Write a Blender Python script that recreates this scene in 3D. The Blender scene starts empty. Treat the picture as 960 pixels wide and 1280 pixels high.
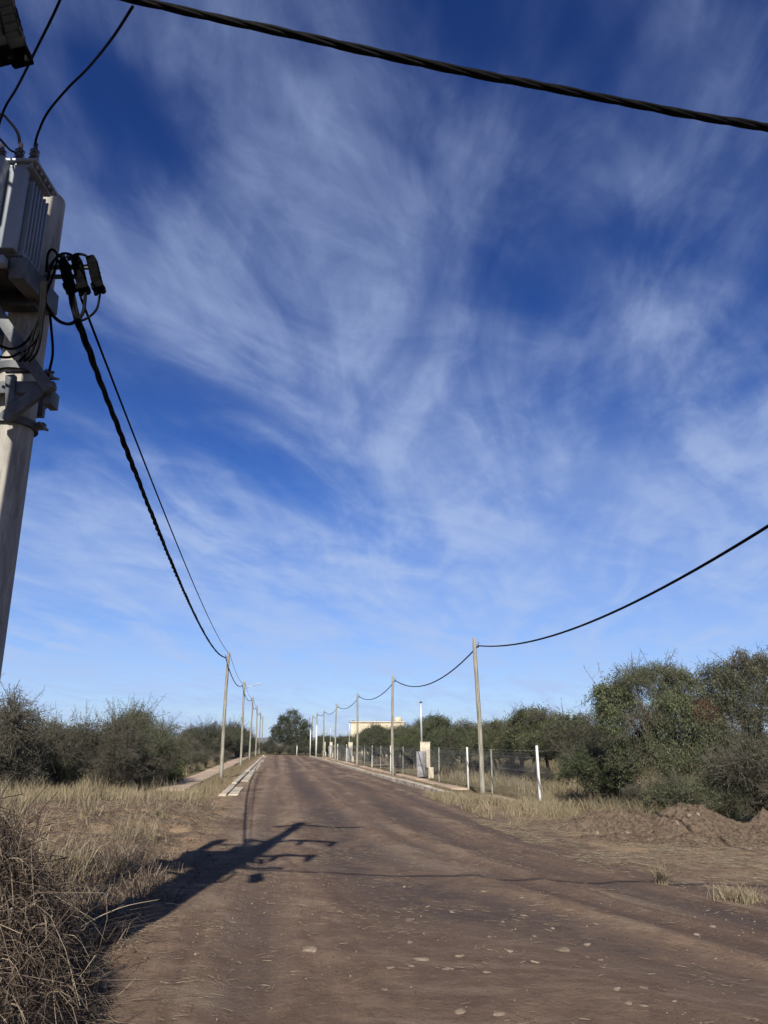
import bpy, math, random
import numpy as np
R = math.radians
sc = bpy.context.scene
col = sc.collection

# ------------------------------------------------------------------ camera, sky, sun, exposure
CAM_H = 1.7
F_PX = 962.0
PITCH = math.atan(288 / F_PX)
cam = bpy.data.objects.new('camera', bpy.data.cameras.new('camera'))
col.objects.link(cam)
cam.location = (0, 0, CAM_H)
cam.rotation_euler = (R(90) + PITCH, 0, 0)
cam.data.sensor_fit = 'VERTICAL'
cam.data.angle_y = 2 * math.atan(640 / F_PX)
cam.data.clip_start = 0.05
cam.data.clip_end = 12000
sc.camera = cam

SUN_EL = R(36.0)
SUN_SLOPE = 0.062                      # shadows run along +Y, a little to +X
sun_to = np.array([-SUN_SLOPE, -1.0, math.tan(SUN_EL) * math.hypot(1, SUN_SLOPE)])
sun_to /= np.linalg.norm(sun_to)
sun = bpy.data.objects.new('sun', bpy.data.lights.new('sun', 'SUN'))
col.objects.link(sun)
sun.data.energy = 5.0
sun.data.angle = R(0.53)
sun.data.color = (1.0, 0.925, 0.80)
from mathutils import Vector
sun.rotation_euler = Vector(sun_to).to_track_quat('Z', 'Y').to_euler()
sun.location = (0, -20, 30)

sc.view_settings.view_transform = 'Standard'
sc.view_settings.look = 'None'
sc.view_settings.exposure = 0.95
sc.view_settings.gamma = 1.0
sc.view_settings.use_curve_mapping = False
sc.cycles.use_denoising = True
sc.cycles.denoiser = 'OPENIMAGEDENOISE'
sc.cycles.denoising_prefilter = 'ACCURATE'
sc.cycles.denoising_input_passes = 'RGB_ALBEDO_NORMAL'
sc.cycles.max_bounces = 5
sc.cycles.transparent_max_bounces = 4


class NT:
    """tiny helper for building node trees"""
    def __init__(s, tree):
        s.t = tree
        s.l = tree.links

    def n(s, typ, ins=None, **props):
        nd = s.t.nodes.new(typ)
        for k, v in props.items():
            setattr(nd, k, v)
        for k, v in (ins or {}).items():
            s.set(nd.inputs[k], v)
        return nd

    def set(s, sock, v):
        if isinstance(v, bpy.types.NodeSocket):
            s.l.new(v, sock)
        else:
            if hasattr(sock.default_value, '__len__') and not hasattr(v, '__len__'):
                v = (v,) * len(sock.default_value)
            elif hasattr(sock.default_value, '__len__') and len(sock.default_value) == 4 and len(v) == 3:
                v = (*v, 1)
            sock.default_value = v

    def m(s, op, a, b=0.0, c=None, clamp=False):
        nd = s.t.nodes.new('ShaderNodeMath')
        nd.operation = op
        nd.use_clamp = clamp
        s.set(nd.inputs[0], a)
        s.set(nd.inputs[1], b)
        if c is not None:
            s.set(nd.inputs[2], c)
        return nd.outputs[0]

    def noise(s, vec, scale, detail=4, rough=.55, dist=0.0):
        nd = s.n('ShaderNodeTexNoise', {'Scale': scale, 'Detail': detail, 'Roughness': rough, 'Distortion': dist})
        s.l.new(vec, nd.inputs['Vector'])
        return nd.outputs[0]

    def comb(s, x, y, z=0.0):
        return s.n('ShaderNodeCombineXYZ', {0: x, 1: y, 2: z}).outputs[0]

    def mix(s, f, a, b, mode='MIX'):
        nd = s.n('ShaderNodeMix', data_type='RGBA', blend_type=mode)
        s.set(nd.inputs[0], f)
        s.set(nd.inputs[6], a)
        s.set(nd.inputs[7], b)
        return nd.outputs[2]

    def step(s, v, lo, hi):
        nd = s.n('ShaderNodeMapRange', {0: v, 1: lo, 2: hi}, interpolation_type='SMOOTHSTEP')
        return nd.outputs[0]

    def attr(s, name):
        return s.n('ShaderNodeAttribute', attribute_name=name).outputs['Fac']

    def bump(s, h, strength, dist):
        return s.n('ShaderNodeBump', {'Height': h, 'Strength': strength, 'Distance': dist}).outputs[0]


def ray(px, py):
    r, v = (px - 480) / F_PX, (640 - py) / F_PX
    s_, c_ = math.sin(PITCH), math.cos(PITCH)
    return np.array([r, c_ - v * s_, s_ + v * c_])


def at(px, py, Y):
    d = ray(px, py)
    return np.array([0, 0, CAM_H]) + d * (Y / d[1])


def build_world():
    w = bpy.data.worlds.new('World')
    sc.world = w
    w.use_nodes = True
    T = NT(w.node_tree)
    bg = w.node_tree.nodes['Background']
    bg.inputs['Strength'].default_value = 0.064
    sky = T.n('ShaderNodeTexSky', sky_type='NISHITA', sun_disc=False, sun_elevation=SUN_EL,
              sun_rotation=math.atan2(sun_to[0], sun_to[1]), air_density=1.0, dust_density=0.35, ozone_density=2.6, altitude=600)
    tc = T.n('ShaderNodeTexCoord').outputs['Generated']
    sep = T.n('ShaderNodeSeparateXYZ', {0: tc})
    x, y, z = sep.outputs
    zc = T.m('MAXIMUM', z, 0.0)
    # the polarised, deep blue of a dry winter sky: more saturated towards the zenith
    hs = T.n('ShaderNodeHueSaturation', {'Hue': 0.508, 'Saturation': SKY_SAT, 'Value': 1.0, 'Color': sky.outputs[0]})
    dark = T.step(z, -0.02, 0.80)
    zen = T.mix(dark, SKY_LOW, SKY_HIGH)
    base = T.mix(1.0, hs.outputs[0], zen, 'MULTIPLY')
    # high cirrus sheet: noise on a plane far above, seen in true perspective
    zp = T.m('ADD', zc, 0.10)
    px_ = T.m('DIVIDE', x, zp)
    py_ = T.m('DIVIDE', y, zp)
    P = T.comb(px_, py_, 0.0)

    def rot(a, sx, sy, ox=0.0, oy=0.0):
        mp = T.n('ShaderNodeMapping', {'Vector': P, 'Rotation': (0, 0, a), 'Location': (ox, oy, 0)})
        return T.n('ShaderNodeVectorMath', {0: mp.outputs[0], 1: (sx, sy, 1)}, operation='MULTIPLY').outputs[0]
    def along(a, across, run, ox=0.0, oy=0.0):
        # streak coordinates: 'run' along a bearing a to the right of straight ahead
        al = T.m('ADD', T.m('MULTIPLY', px_, math.sin(a)), T.m('MULTIPLY', py_, math.cos(a)))
        ac = T.m('SUBTRACT', T.m('MULTIPLY', px_, math.cos(a)), T.m('MULTIPLY', py_, math.sin(a)))
        return T.comb(T.m('MULTIPLY_ADD', ac, across, ox), T.m('MULTIPLY_ADD', al, run, oy), 0.0)
    broad = T.noise(along(R(12), 1.1, .6, SEED[0], SEED[1]), 1.0, 4, .55, .8)
    fib = T.noise(along(R(10), 1.9, .62, SEED[2], 2.0), 1.5, 9, .55, 1.2)
    fib2 = T.noise(along(R(42), 1.7, .75, 1.0, SEED[3]), 1.5, 8, .55, 1.2)
    wsp = T.noise(along(R(5), 1.6, .9, 9.0, 4.0), 4.0, 9, .66, 1.0)
    # where the sheet is thick and where it opens (azimuth / elevation of its patches)
    az = T.m('ARCTAN2', x, y)
    el = T.m('ARCSINE', z)
    bias = None
    for (ppx, ppy, sx, sy, a, amp) in CLOUD_PATCHES:
        d = ray(ppx, ppy)
        d = d / np.linalg.norm(d)
        a0, e0 = math.atan2(d[0], d[1]), math.asin(d[2])
        da = T.m('MULTIPLY', T.m('SUBTRACT', az, a0), math.cos(e0))
        de = T.m('SUBTRACT', el, e0)
        ca, sa = math.cos(a), math.sin(a)
        q1 = T.m('ADD', T.m('MULTIPLY', da, ca / sx), T.m('MULTIPLY', de, sa / sx))
        q2 = T.m('ADD', T.m('MULTIPLY', da, -sa / sy), T.m('MULTIPLY', de, ca / sy))
        rr = T.m('ADD', T.m('MULTIPLY', q1, q1), T.m('MULTIPLY', q2, q2))
        g = T.m('MULTIPLY', T.m('EXPONENT', T.m('MULTIPLY', rr, -1.0)), amp)
        bias = g if bias is None else T.m('ADD', bias, g)
    low = T.m('MULTIPLY_ADD', T.step(z, 0.55, 0.06), 0.20, T.m('MULTIPLY', T.step(z, 0.34, 0.05), 0.34))
    cov = T.m('MULTIPLY_ADD', T.m('SUBTRACT', broad, .5), 1.1, T.m('ADD', low, T.m('ADD', bias, .48)))
    tex = T.m('MULTIPLY_ADD', fib, .48, T.m('MULTIPLY_ADD', fib2, .34, T.m('MULTIPLY', wsp, .18)))
    v = T.m('MULTIPLY_ADD', T.m('SUBTRACT', tex, .5), 1.35, cov)
    dens = T.m('MULTIPLY', T.step(v, .22, .95), T.m('MULTIPLY_ADD', T.step(tex, .38, .64), .55, .45))
    hz = T.step(z, 0.20, 0.02)
    dens = T.m('MULTIPLY', dens, CLOUD_MAX)
    dens = T.m('MAXIMUM', dens, T.m('MULTIPLY', hz, .50))
    cloudc = T.mix(T.step(z, 0.02, 0.6), CLOUD_LOW, CLOUD_HIGH)
    out = T.mix(dens, base, cloudc)
    T.l.new(out, bg.inputs['Color'])


SKY_SAT = 1.25
SKY_LOW = (0.62, 0.73, 1.0)
SKY_HIGH = (0.30, 0.40, 0.66)
CLOUD_MAX = 0.92
CLOUD_LOW = (3.45, 4.65, 7.3)
CLOUD_HIGH = (2.55, 3.3, 5.3)
# px, py of the patch in the sky, half sizes (radians), tilt, strength
CLOUD_PATCHES = [
    (640, 70, .20, .16, 0, -.22), (890, 320, .12, .07, R(20), -.14), (830, 510, .16, .09, R(12), .22), (60, 470, .12, .06, R(-10), -.18),
    (300, 560, .25, .035, R(-22), -.16), (420, 690, .22, .022, R(-8), -.16),
    (120, 120, .18, .16, 0, -.20), (650, 330, .05, .10, R(-20), -.12),
    (330, 470, .26, .06, R(-26), .22), (620, 580, .20, .05, R(-14), .22), (850, 590, .18, .06, R(10), .16),
    (320, 260, .09, .24, R(-30), .17), (520, 330, .05, .16, R(-25), .12), (880, 90, .12, .13, R(-20), .16), (790, 440, .05, .14, R(-35), .12),
    (480, 715, .6, .07, 0, .24), (800, 760, .4, .03, R(4), .08), (200, 770, .3, .02, R(-4), -.10), (560, 800, .3, .015, R(3), -.10), (880, 700, .2, .018, R(12), -.12), (420, 420, .18, .10, R(-25), .08), (200, 670, .25, .035, R(-5), .16), (700, 690, .25, .03, R(-10), .08),
]
SEED = (4.3, 12.7, 20.0, 28.2)
build_world()

# ------------------------------------------------------------------ mesh helpers
rng = np.random.default_rng(7)
random.seed(7)


def _hash(ix, iy, seed):
    h = (ix.astype(np.int64) * 374761393 + iy.astype(np.int64) * 668265263 + seed * 1442695041) & 0xFFFFFFFF
    h = ((h ^ (h >> 13)) * 1274126177) & 0xFFFFFFFF
    return ((h ^ (h >> 16)) & 0xFFFF) / 65535.0


def vnoise(x, y, seed=0):
    x, y = np.asarray(x, float), np.asarray(y, float)
    ix, iy = np.floor(x), np.floor(y)
    fx, fy = x - ix, y - iy
    fx, fy = fx * fx * (3 - 2 * fx), fy * fy * (3 - 2 * fy)
    a = _hash(ix, iy, seed); b = _hash(ix + 1, iy, seed)
    c = _hash(ix, iy + 1, seed); d = _hash(ix + 1, iy + 1, seed)
    return (a * (1 - fx) + b * fx) * (1 - fy) + (c * (1 - fx) + d * fx) * fy


def fbm(x, y, seed=0, oct=4):
    s, a, t = 0, .5, 0
    for k in range(oct):
        s = s + a * vnoise(x * 2 ** k, y * 2 ** k, seed + k)
        t += a
        a *= .5
    return s / t


def sstep(v, lo, hi):
    t = np.clip((np.asarray(v, float) - lo) / (hi - lo), 0, 1)
    return t * t * (3 - 2 * t)


ORIGIN = {}


class MB:
    def __init__(s):
        s.V, s.F, s.T, s.n = [], [], [], 0

    def add(s, V, faces, mat=0, tint=0.5):
        V = np.asarray(V, float).reshape(-1, 3)
        s.V.append(V)
        t = np.asarray(tint, float)
        s.T.append(np.full(len(V), float(t)) if t.ndim == 0 else t)
        for f in (faces if isinstance(faces, list) else [faces]):
            f = np.asarray(f, np.int64)
            s.F.append((f + s.n, mat))
        s.n += len(V)
        return s

    def box(s, c, size, rz=0.0, mat=0, M=None, tint=.5):
        h = np.array(size) / 2
        V = np.array([[x, y, z] for x in (-1, 1) for y in (-1, 1) for z in (-1, 1)], float) * h
        if M is not None:
            V = V @ np.asarray(M).T
        if rz:
            ca, sa = math.cos(rz), math.sin(rz)
            V = V @ np.array([[ca, -sa, 0], [sa, ca, 0], [0, 0, 1]]).T
        F = np.array([[0, 1, 3, 2], [4, 6, 7, 5], [0, 4, 5, 1], [2, 3, 7, 6], [0, 2, 6, 4], [1, 5, 7, 3]])
        return s.add(V + np.array(c), F, mat, tint)

    def bar(s, a, b, w, h, mat=0, up=(0, 0, 1)):
        """a rectangular bar from a to b"""
        a, b = np.array(a, float), np.array(b, float)
        d = b - a
        L = np.linalg.norm(d)
        d /= L
        x = np.cross(d, up)
        x /= np.linalg.norm(x)
        u = np.cross(x, d)
        return s.box((a + b) / 2, (L, w, h), mat=mat, M=np.array([d, x, u]).T)

    def tube(s, pts, rad, n=8, mat=0, caps=True, tint=.5):
        P = np.asarray(pts, float)
        m = len(P)
        r = np.full(m, rad) if np.ndim(rad) == 0 else np.asarray(rad, float)
        t = np.gradient(P, axis=0)
        t /= np.linalg.norm(t, axis=1)[:, None] + 1e-12
        ref = np.array([0, 0, 1.]) if abs(t[0][2]) < .9 else np.array([1., 0, 0])
        x = np.cross(t[0], ref); x /= np.linalg.norm(x)
        rings = []
        ang = np.arange(n) * 2 * math.pi / n
        for i in range(m):
            x = x - t[i] * np.dot(x, t[i]); x /= np.linalg.norm(x)
            yv = np.cross(t[i], x)
            rings.append(P[i] + r[i] * (np.cos(ang)[:, None] * x + np.sin(ang)[:, None] * yv))
        V = np.concatenate(rings)
        i, j = np.meshgrid(np.arange(m - 1), np.arange(n), indexing='ij')
        a = i * n + j; b = i * n + (j + 1) % n
        F = [np.stack([a, b, b + n, a + n], -1).reshape(-1, 4)]
        if caps:
            F += [np.arange(n)[::-1][None], ((m - 1) * n + np.arange(n))[None]]
        return s.add(V, F, mat, tint)

    def prisms(s, P0, P1, R0, R1, n=3, mat=0, tint=None):
        P0, P1 = np.asarray(P0, float), np.asarray(P1, float)
        k = len(P0)
        if k == 0:
            return s
        d = P1 - P0
        d /= np.linalg.norm(d, axis=1)[:, None] + 1e-9
        ref = np.where(np.abs(d[:, 2:3]) < .9, np.array([[0, 0, 1.]]), np.array([[1., 0, 0]]))
        x = np.cross(d, ref); x /= np.linalg.norm(x, axis=1)[:, None] + 1e-9
        y = np.cross(d, x)
        ang = np.arange(n) * 2 * math.pi / n
        off = np.cos(ang)[None, :, None] * x[:, None] + np.sin(ang)[None, :, None] * y[:, None]
        R0 = np.broadcast_to(R0, (k,)); R1 = np.broadcast_to(R1, (k,))
        A = P0[:, None] + off * R0[:, None, None]
        B = P1[:, None] + off * R1[:, None, None]
        V = np.concatenate([A, B], 1)
        j = np.arange(n)
        q = np.stack([j, (j + 1) % n, (j + 1) % n + n, j + n], -1)
        F = (np.arange(k)[:, None, None] * 2 * n + q[None]).reshape(-1, 4)
        t = .5 if tint is None else np.repeat(tint, 2 * n)
        return s.add(V.reshape(-1, 3), F, mat, t)

    def leaves(s, C, A, N, L, Wd, mat=0, tint=None):
        """diamond leaves: centre, axis, side vector"""
        k = len(C)
        L = np.broadcast_to(L, (k,))[:, None]; Wd = np.broadcast_to(Wd, (k,))[:, None]
        V = np.stack([C - A * L / 2, C + N * Wd / 2, C + A * L / 2, C - N * Wd / 2], 1)
        F = np.arange(k * 4).reshape(k, 4)
        t = .5 if tint is None else np.repeat(tint, 4)
        return s.add(V.reshape(-1, 3), F, mat, t)

    def lathe(s, prof, n=16, c=(0, 0, 0), mat=0, caps=True):
        P = np.array([[c[0], c[1], c[2] + z] for r, z in prof])
        m = len(prof)
        ang = np.arange(n) * 2 * math.pi / n
        V = np.concatenate([P[i] + prof[i][0] * np.stack([np.cos(ang), np.sin(ang), 0 * ang], -1) for i in range(m)])
        i, j = np.meshgrid(np.arange(m - 1), np.arange(n), indexing='ij')
        a = i * n + j; b = i * n + (j + 1) % n
        F = [np.stack([a, b, b + n, a + n], -1).reshape(-1, 4)]
        if caps:
            F += [np.arange(n)[::-1][None], ((m - 1) * n + np.arange(n))[None]]
        return s.add(V, F, mat)

    def build(s, name, mats, parent=None, smooth=False, bevel=0.0):
        V = np.concatenate(s.V)
        me = bpy.data.meshes.new(name)
        if parent is not None:
            V = V - np.array(ORIGIN.get(parent, (0, 0, 0)))
        me.vertices.add(len(V))
        me.vertices.foreach_set('co', V.astype(np.float32).ravel())
        loops = np.concatenate([f.ravel() for f, _ in s.F])
        sizes = np.concatenate([np.full(len(f), f.shape[1]) for f, _ in s.F])
        mi = np.concatenate([np.full(len(f), m) for f, m in s.F])
        me.loops.add(len(loops))
        me.loops.foreach_set('vertex_index', loops.astype(np.int32))
        me.polygons.add(len(sizes))
        me.polygons.foreach_set('loop_start', np.concatenate([[0], np.cumsum(sizes)[:-1]]).astype(np.int32))
        me.polygons.foreach_set('loop_total', sizes.astype(np.int32))
        me.polygons.foreach_set('material_index', mi.astype(np.int32))
        if smooth:
            me.polygons.foreach_set('use_smooth', np.ones(len(sizes), bool))
        ta = me.attributes.new('tint', 'FLOAT', 'POINT')
        ta.data.foreach_set('value', np.concatenate(s.T).astype(np.float32))
        me.update(calc_edges=True)
        for m in (mats if isinstance(mats, (list, tuple)) else [mats]):
            me.materials.append(m)
        o = bpy.data.objects.new(name, me)
        col.objects.link(o)
        if parent is not None:
            o.parent = parent
            ORIGIN[o] = ORIGIN.get(parent, (0, 0, 0))
        if bevel:
            b = o.modifiers.new('edge', 'BEVEL')
            b.width = bevel
            b.segments = 2
            b.limit_method = 'ANGLE'
        return o


def tag(o, label=None, cat=None, group=None, kind=None):
    if label: o['label'] = label
    if cat: o['category'] = cat
    if group: o['group'] = group
    if kind: o['kind'] = kind
    return o


def thing(name, loc, label, cat, group=None):
    o = bpy.data.objects.new(name, None)
    o.empty_display_size = .2
    col.objects.link(o)
    o.location = loc
    ORIGIN[o] = tuple(loc)
    return tag(o, label, cat, group)


def copy_tree(o, parent=None):
    c = o.copy()
    col.objects.link(c)
    if parent is not None:
        c.parent = parent
    for ch in list(o.children):
        copy_tree(ch, c)
    return c


def unit(v):
    return v / (np.linalg.norm(v, axis=-1, keepdims=True) + 1e-9)


# ------------------------------------------------------------------ materials
ALB = .545


def material(name, f, rough=.8, metal=0.0, spec=.3):
    m = bpy.data.materials.new(name)
    m.use_nodes = True
    T = NT(m.node_tree)
    b = m.node_tree.nodes['Principled BSDF']
    b.inputs['Roughness'].default_value = rough
    b.inputs['Metallic'].default_value = metal
    b.inputs['Specular IOR Level'].default_value = spec
    r = f(T, b)
    if r is not None:
        T.set(b.inputs['Base Color'], T.mix(1.0, r, (ALB, ALB, ALB, 1), 'MULTIPLY'))
    return m


def mottled(c1, c2, scale=6, stretch=(1, 1, 1), bump=0.0, detail=5, lo=.35, hi=.65, bd=.01):
    def f(T, b):
        tc = T.n('ShaderNodeTexCoord').outputs['Object']
        v = T.n('ShaderNodeVectorMath', {0: tc, 1: stretch}, operation='MULTIPLY').outputs[0]
        n = T.noise(v, scale, detail, .6)
        n2 = T.noise(v, scale * 7.3, 3, .6)
        if bump:
            T.l.new(T.bump(T.m('MULTIPLY_ADD', n2, .5, n), bump, bd), b.inputs['Normal'])
        k = T.step(T.m('MULTIPLY_ADD', T.m('SUBTRACT', n2, .5), .35, n), lo, hi)
        return T.mix(k, c1, c2)
    return f


def leafy(c_dark, c_light, c_dry=None, transl=.25):
    def f(T, b):
        t = T.attr('tint')
        c = T.mix(T.step(t, .1, .95), c_dark, c_light)
        oi = T.n('ShaderNodeObjectInfo').outputs['Random']
        c = T.n('ShaderNodeHueSaturation', {'Hue': T.m('MULTIPLY_ADD', oi, .03, .485), 'Saturation': T.m('MULTIPLY_ADD', oi, .3, .85),
                                             'Value': T.m('MULTIPLY_ADD', oi, .35, .82), 'Color': c}).outputs[0]
        c = T.mix(1.0, c, (1.18, 1.18, 1.18, 1), 'MULTIPLY')
        tr = T.n('ShaderNodeBsdfTranslucent', {'Color': c})
        ms = T.n('ShaderNodeMixShader', {0: transl})
        T.l.new(b.outputs[0], ms.inputs[1])
        T.l.new(tr.outputs[0], ms.inputs[2])
        out = [n for n in T.t.nodes if n.type == 'OUTPUT_MATERIAL'][0]
        T.l.new(ms.outputs[0], out.inputs['Surface'])
        return c
    return f


def straw(c1, c2, c3):
    def f(T, b):
        t = T.attr('tint')
        c = T.mix(T.step(t, 0, .6), c1, c2)
        return T.mix(T.step(t, .6, 1), c, c3)
    return f


def soil(T, b):
    """one dirt material for the road and the ground round it; the masks are vertex attributes of the terrain"""
    geo = T.n('ShaderNodeNewGeometry').outputs['Position']
    psi, Yv = T.attr('psi'), T.attr('along')
    road, litter, turf = T.attr('road'), T.attr('litter'), T.attr('turf')
    tr = T.comb(T.m('MULTIPLY', psi, 1.0), T.m('MULTIPLY', Yv, .045), 0)
    streak = T.noise(tr, 1.6, 6, .62, .25)
    lanes = T.noise(T.comb(T.m('MULTIPLY', psi, .8), T.m('MULTIPLY', Yv, .012), 3.0), 1.5, 3, .5, .1)
    fine = T.noise(T.comb(psi, T.m('MULTIPLY', Yv, .10)), 7.0, 5, .6, .2)
    big = T.noise(geo, .35, 4, .6)
    mid = T.noise(geo, 2.6, 6, .65)
    grit = T.noise(geo, 38.0, 6, .72)
    grit2 = T.noise(geo, 140.0, 3, .7)
    clod = T.noise(geo, 9.0, 5, .7)
    dusty = T.mix(T.step(mid, .32, .68), (0.250, 0.163, 0.110), (0.366, 0.251, 0.171))
    c = T.mix(T.step(T.m('MULTIPLY_ADD', streak, .45, T.m('MULTIPLY_ADD', fine, .22, T.m('MULTIPLY_ADD', lanes, .45, T.m('MULTIPLY', mid, .15)))), .50, .74),
              (0.156, 0.100, 0.071), dusty)
    patch = T.noise(T.comb(T.m('MULTIPLY', psi, .9), T.m('MULTIPLY', Yv, .35), 7.0), 1.1, 7, .62, .5)
    c = T.mix(T.m('MULTIPLY', T.step(patch, .52, .62), .55), c, (.400, .300, .215))
    c = T.mix(T.m('MULTIPLY', T.step(patch, .44, .34), .6), c, (.118, .080, .062))
    trk = T.m('MULTIPLY', T.attr('track'), T.step(T.m('MULTIPLY_ADD', mid, .5, T.m('MULTIPLY', patch, .5)), .34, .56))
    c = T.mix(T.m('MULTIPLY', trk, .95), c, (.100, .073, .065))
    # trodden-in straw and grit read as pale specks
    sp = T.n('ShaderNodeTexVoronoi', {'Scale': 26.0, 'Randomness': 1.0, 'Vector': geo})
    speck = T.m('MULTIPLY', T.step(sp.outputs['Distance'], .17, .06), T.step(T.noise(geo, 3.0, 3), .48, .62))
    c = T.mix(T.m('MULTIPLY', speck, .7), c, (0.488, 0.363, 0.255))
    c = T.mix(T.m('MULTIPLY', T.step(grit, .58, .76), .5), c, (0.439, 0.314, 0.216))
    c = T.mix(T.m('MULTIPLY', T.step(clod, .55, .72), .45), c, (0.366, 0.253, 0.171))
    c = T.mix(T.m('MULTIPLY', T.step(clod, .45, .30), .45), c, (0.128, 0.081, 0.058))
    c = T.mix(T.m('MULTIPLY', T.step(grit, .44, .26), .5), c, (0.104, 0.067, 0.048))
    # soil outside the wheel lines: lighter, mixed with dead grass
    sl = T.mix(T.step(mid, .35, .68), (0.201, 0.130, 0.084), (0.329, 0.220, 0.142))
    lit = T.mix(T.step(T.m('MULTIPLY_ADD', grit, .6, T.m('MULTIPLY', mid, .4)), .40, .62), sl, (0.488, 0.347, 0.206))
    c = T.mix(T.m('MULTIPLY', T.m('SUBTRACT', 1.0, road), T.step(T.m('ADD', big, mid), .7, 1.2)), c, sl)
    edge = T.m('MULTIPLY', litter, T.m('ADD', T.step(T.m('MULTIPLY_ADD', mid, .7, T.m('MULTIPLY', grit, .4)), .34, .62), .25), clamp=True)
    c = T.mix(edge, c, lit)
    gr = T.mix(T.step(T.m('MULTIPLY_ADD', grit, .5, T.m('MULTIPLY', mid, .5)), .38, .62), (0.104, 0.086, 0.037), (0.244, 0.187, 0.083))
    c = T.mix(T.m('MULTIPLY', turf, T.step(T.m('MULTIPLY_ADD', T.m('SUBTRACT', mid, .5), .8, turf), .25, .6), clamp=True), c, gr)
    c = T.mix(T.m('MULTIPLY', T.attr('rut'), T.step(mid, .3, .6)), c, (0.091, 0.061, 0.044))
    c = T.mix(1.0, c, (.97, 1.0, 1.05, 1), 'MULTIPLY')
    h = T.m('MULTIPLY_ADD', grit, .6, T.m('MULTIPLY_ADD', grit2, .25, T.m('MULTIPLY_ADD', mid, 1.2, T.m('MULTIPLY', clod, .9))))
    h = T.m('MULTIPLY_ADD', T.m('ADD', fine, streak), .5, h)
    T.l.new(T.bump(h, 1.0, .045), b.inputs['Normal'])
    return c


def stone_tone(T, b):
    c = mottled((.18, .135, .103), (.36, .285, .22), 22.0, bump=.6, lo=.3, hi=.7)(T, b)
    oi = T.n('ShaderNodeObjectInfo').outputs['Random']
    return T.n('ShaderNodeHueSaturation', {'Hue': .5, 'Saturation': 1.0, 'Value': T.m('MULTIPLY_ADD', oi, .45, .62), 'Color': c}).outputs[0]


M = {
    'soil': material('soil', soil, .95, spec=.15),
    'mound': material('mound_soil', mottled((.122, .086, .064), (.265, .198, .146), 11.0, bump=1.0, bd=.06, lo=.3, hi=.7), .95, spec=.1),
    'concrete': material('kerb_concrete', mottled((.20, .155, .115), (.62, .55, .44), 2.2, bump=.5, lo=.26, hi=.58), .9),
    'sand_path': material('path_concrete', mottled((.40, .29, .21), (.58, .45, .34), 2.0, bump=.3, lo=.25, hi=.75), .9),
    'pole_concrete': material('pole_concrete', mottled((.24, .225, .20), (.52, .50, .455), 6.0, (1.6, 1.6, .22), bump=.4, lo=.28, hi=.66), .85),
    'old_wood': material('weathered_wood', mottled((.19, .18, .145), (.45, .43, .36), 7.0, (3, 3, .22), bump=.5, lo=.32, hi=.68), .85),
    'galv': material('galvanised_steel', mottled((.085, .095, .11), (.165, .18, .20), 4.0, bump=.1), .6, .1),  # steel tone darkened: the shade on the pole bracket is in the colour
    'tank': material('grey_tank_paint', mottled((.30, .345, .40), (.37, .415, .47), 2.0, (1, 1, .3), lo=.3, hi=.75), .42, .15),
    'dark_steel': material('dark_steel', mottled((.055, .055, .058), (.10, .10, .105), 6.0), .5, .5),
    'black': material('black_polymer', mottled((.004, .004, .0045), (.008, .008, .009), 9.0), .9, spec=.02),
    'cable': material('cable_sheath', mottled((.005, .005, .006), (.010, .010, .011), 12.0), .65, spec=.03),
    'porcelain': material('insulator_brown', mottled((.035, .022, .018), (.06, .04, .03), 9.0), .25, spec=.5),
    'white_paint': material('white_post_paint', mottled((.60, .62, .62), (.80, .81, .80), 5.0, (1, 1, .4), lo=.25, hi=.6), .7),
    'post_grey': material('grey_fence_post', mottled((.26, .255, .235), (.42, .41, .38), 5.0, (2, 2, .5), bump=.2), .85),
    'wire': material('galvanised_wire', mottled((.34, .35, .35), (.48, .49, .49), 5.0), .6, .2),
    'mast': material('galvanised_pipe', mottled((.58, .61, .64), (.74, .77, .80), 4.0, (1, 1, .3)), .4, .2),
    'cream': material('cream_render', mottled((.50, .44, .34), (.78, .71, .57), 3.0, bump=.25), .9),
    'meter_grey': material('grey_meter_box', mottled((.24, .24, .26), (.34, .34, .36), 4.0), .55),
    'glass': material('dark_window_glass', mottled((.02, .025, .03), (.04, .045, .05), 1.0), .08, spec=.6),
    'wall_cream': material('house_wall', mottled((.62, .54, .40), (.76, .68, .54), 1.2, bump=.1), .9),
    'stone': material('pale_stone', stone_tone, .9),
    'bark': material('bark', mottled((.050, .040, .032), (.13, .108, .085), 6.0, (3, 3, .6), bump=.6), .95),
    'twig': material('grey_twig', mottled((.085, .075, .058), (.185, .162, .128), 3.0), .95),
    'leaf_olive': material('olive_leaf', leafy((.040, .054, .020), (.140, .166, .058)), .6),
    'leaf_weep': material('weeping_leaf', leafy((.052, .064, .030), (.178, .205, .102)), .6),
    'leaf_green': material('green_leaf', leafy((.032, .052, .015), (.108, .150, .040)), .55),
    'leaf_grey': material('grey_leaf', leafy((.052, .060, .036), (.132, .144, .090)), .7),
    'leaf_dark': material('dark_leaf', leafy((.026, .038, .016), (.076, .100, .042)), .6),
    'leaf_rust': material('dead_leaf', leafy((.07, .035, .022), (.14, .07, .045)), .8),
    'dry_grass': material('dry_grass', straw((.14, .118, .068), (.31, .255, .16), (.47, .40, .27)), .8),
    'dead_stem': material('dead_stem', straw((.060, .042, .031), (.21, .160, .120), (.48, .40, .29)), .85),
    'litter': material('straw_litter', straw((.14, .105, .075), (.30, .245, .175), (.48, .41, .31)), .85),
    'hill': material('scrub_hill', mottled((.05, .06, .035), (.09, .10, .06), .02), .95),
}

# ------------------------------------------------------------------ ground
SL = 0.1325                             # the road runs away at dX/dY = -SL


def RB(Y):
    """the right side of the road closes in a little with distance"""
    return np.clip((np.asarray(Y, float) - 30) * .026, 0, 2.2)


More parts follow.
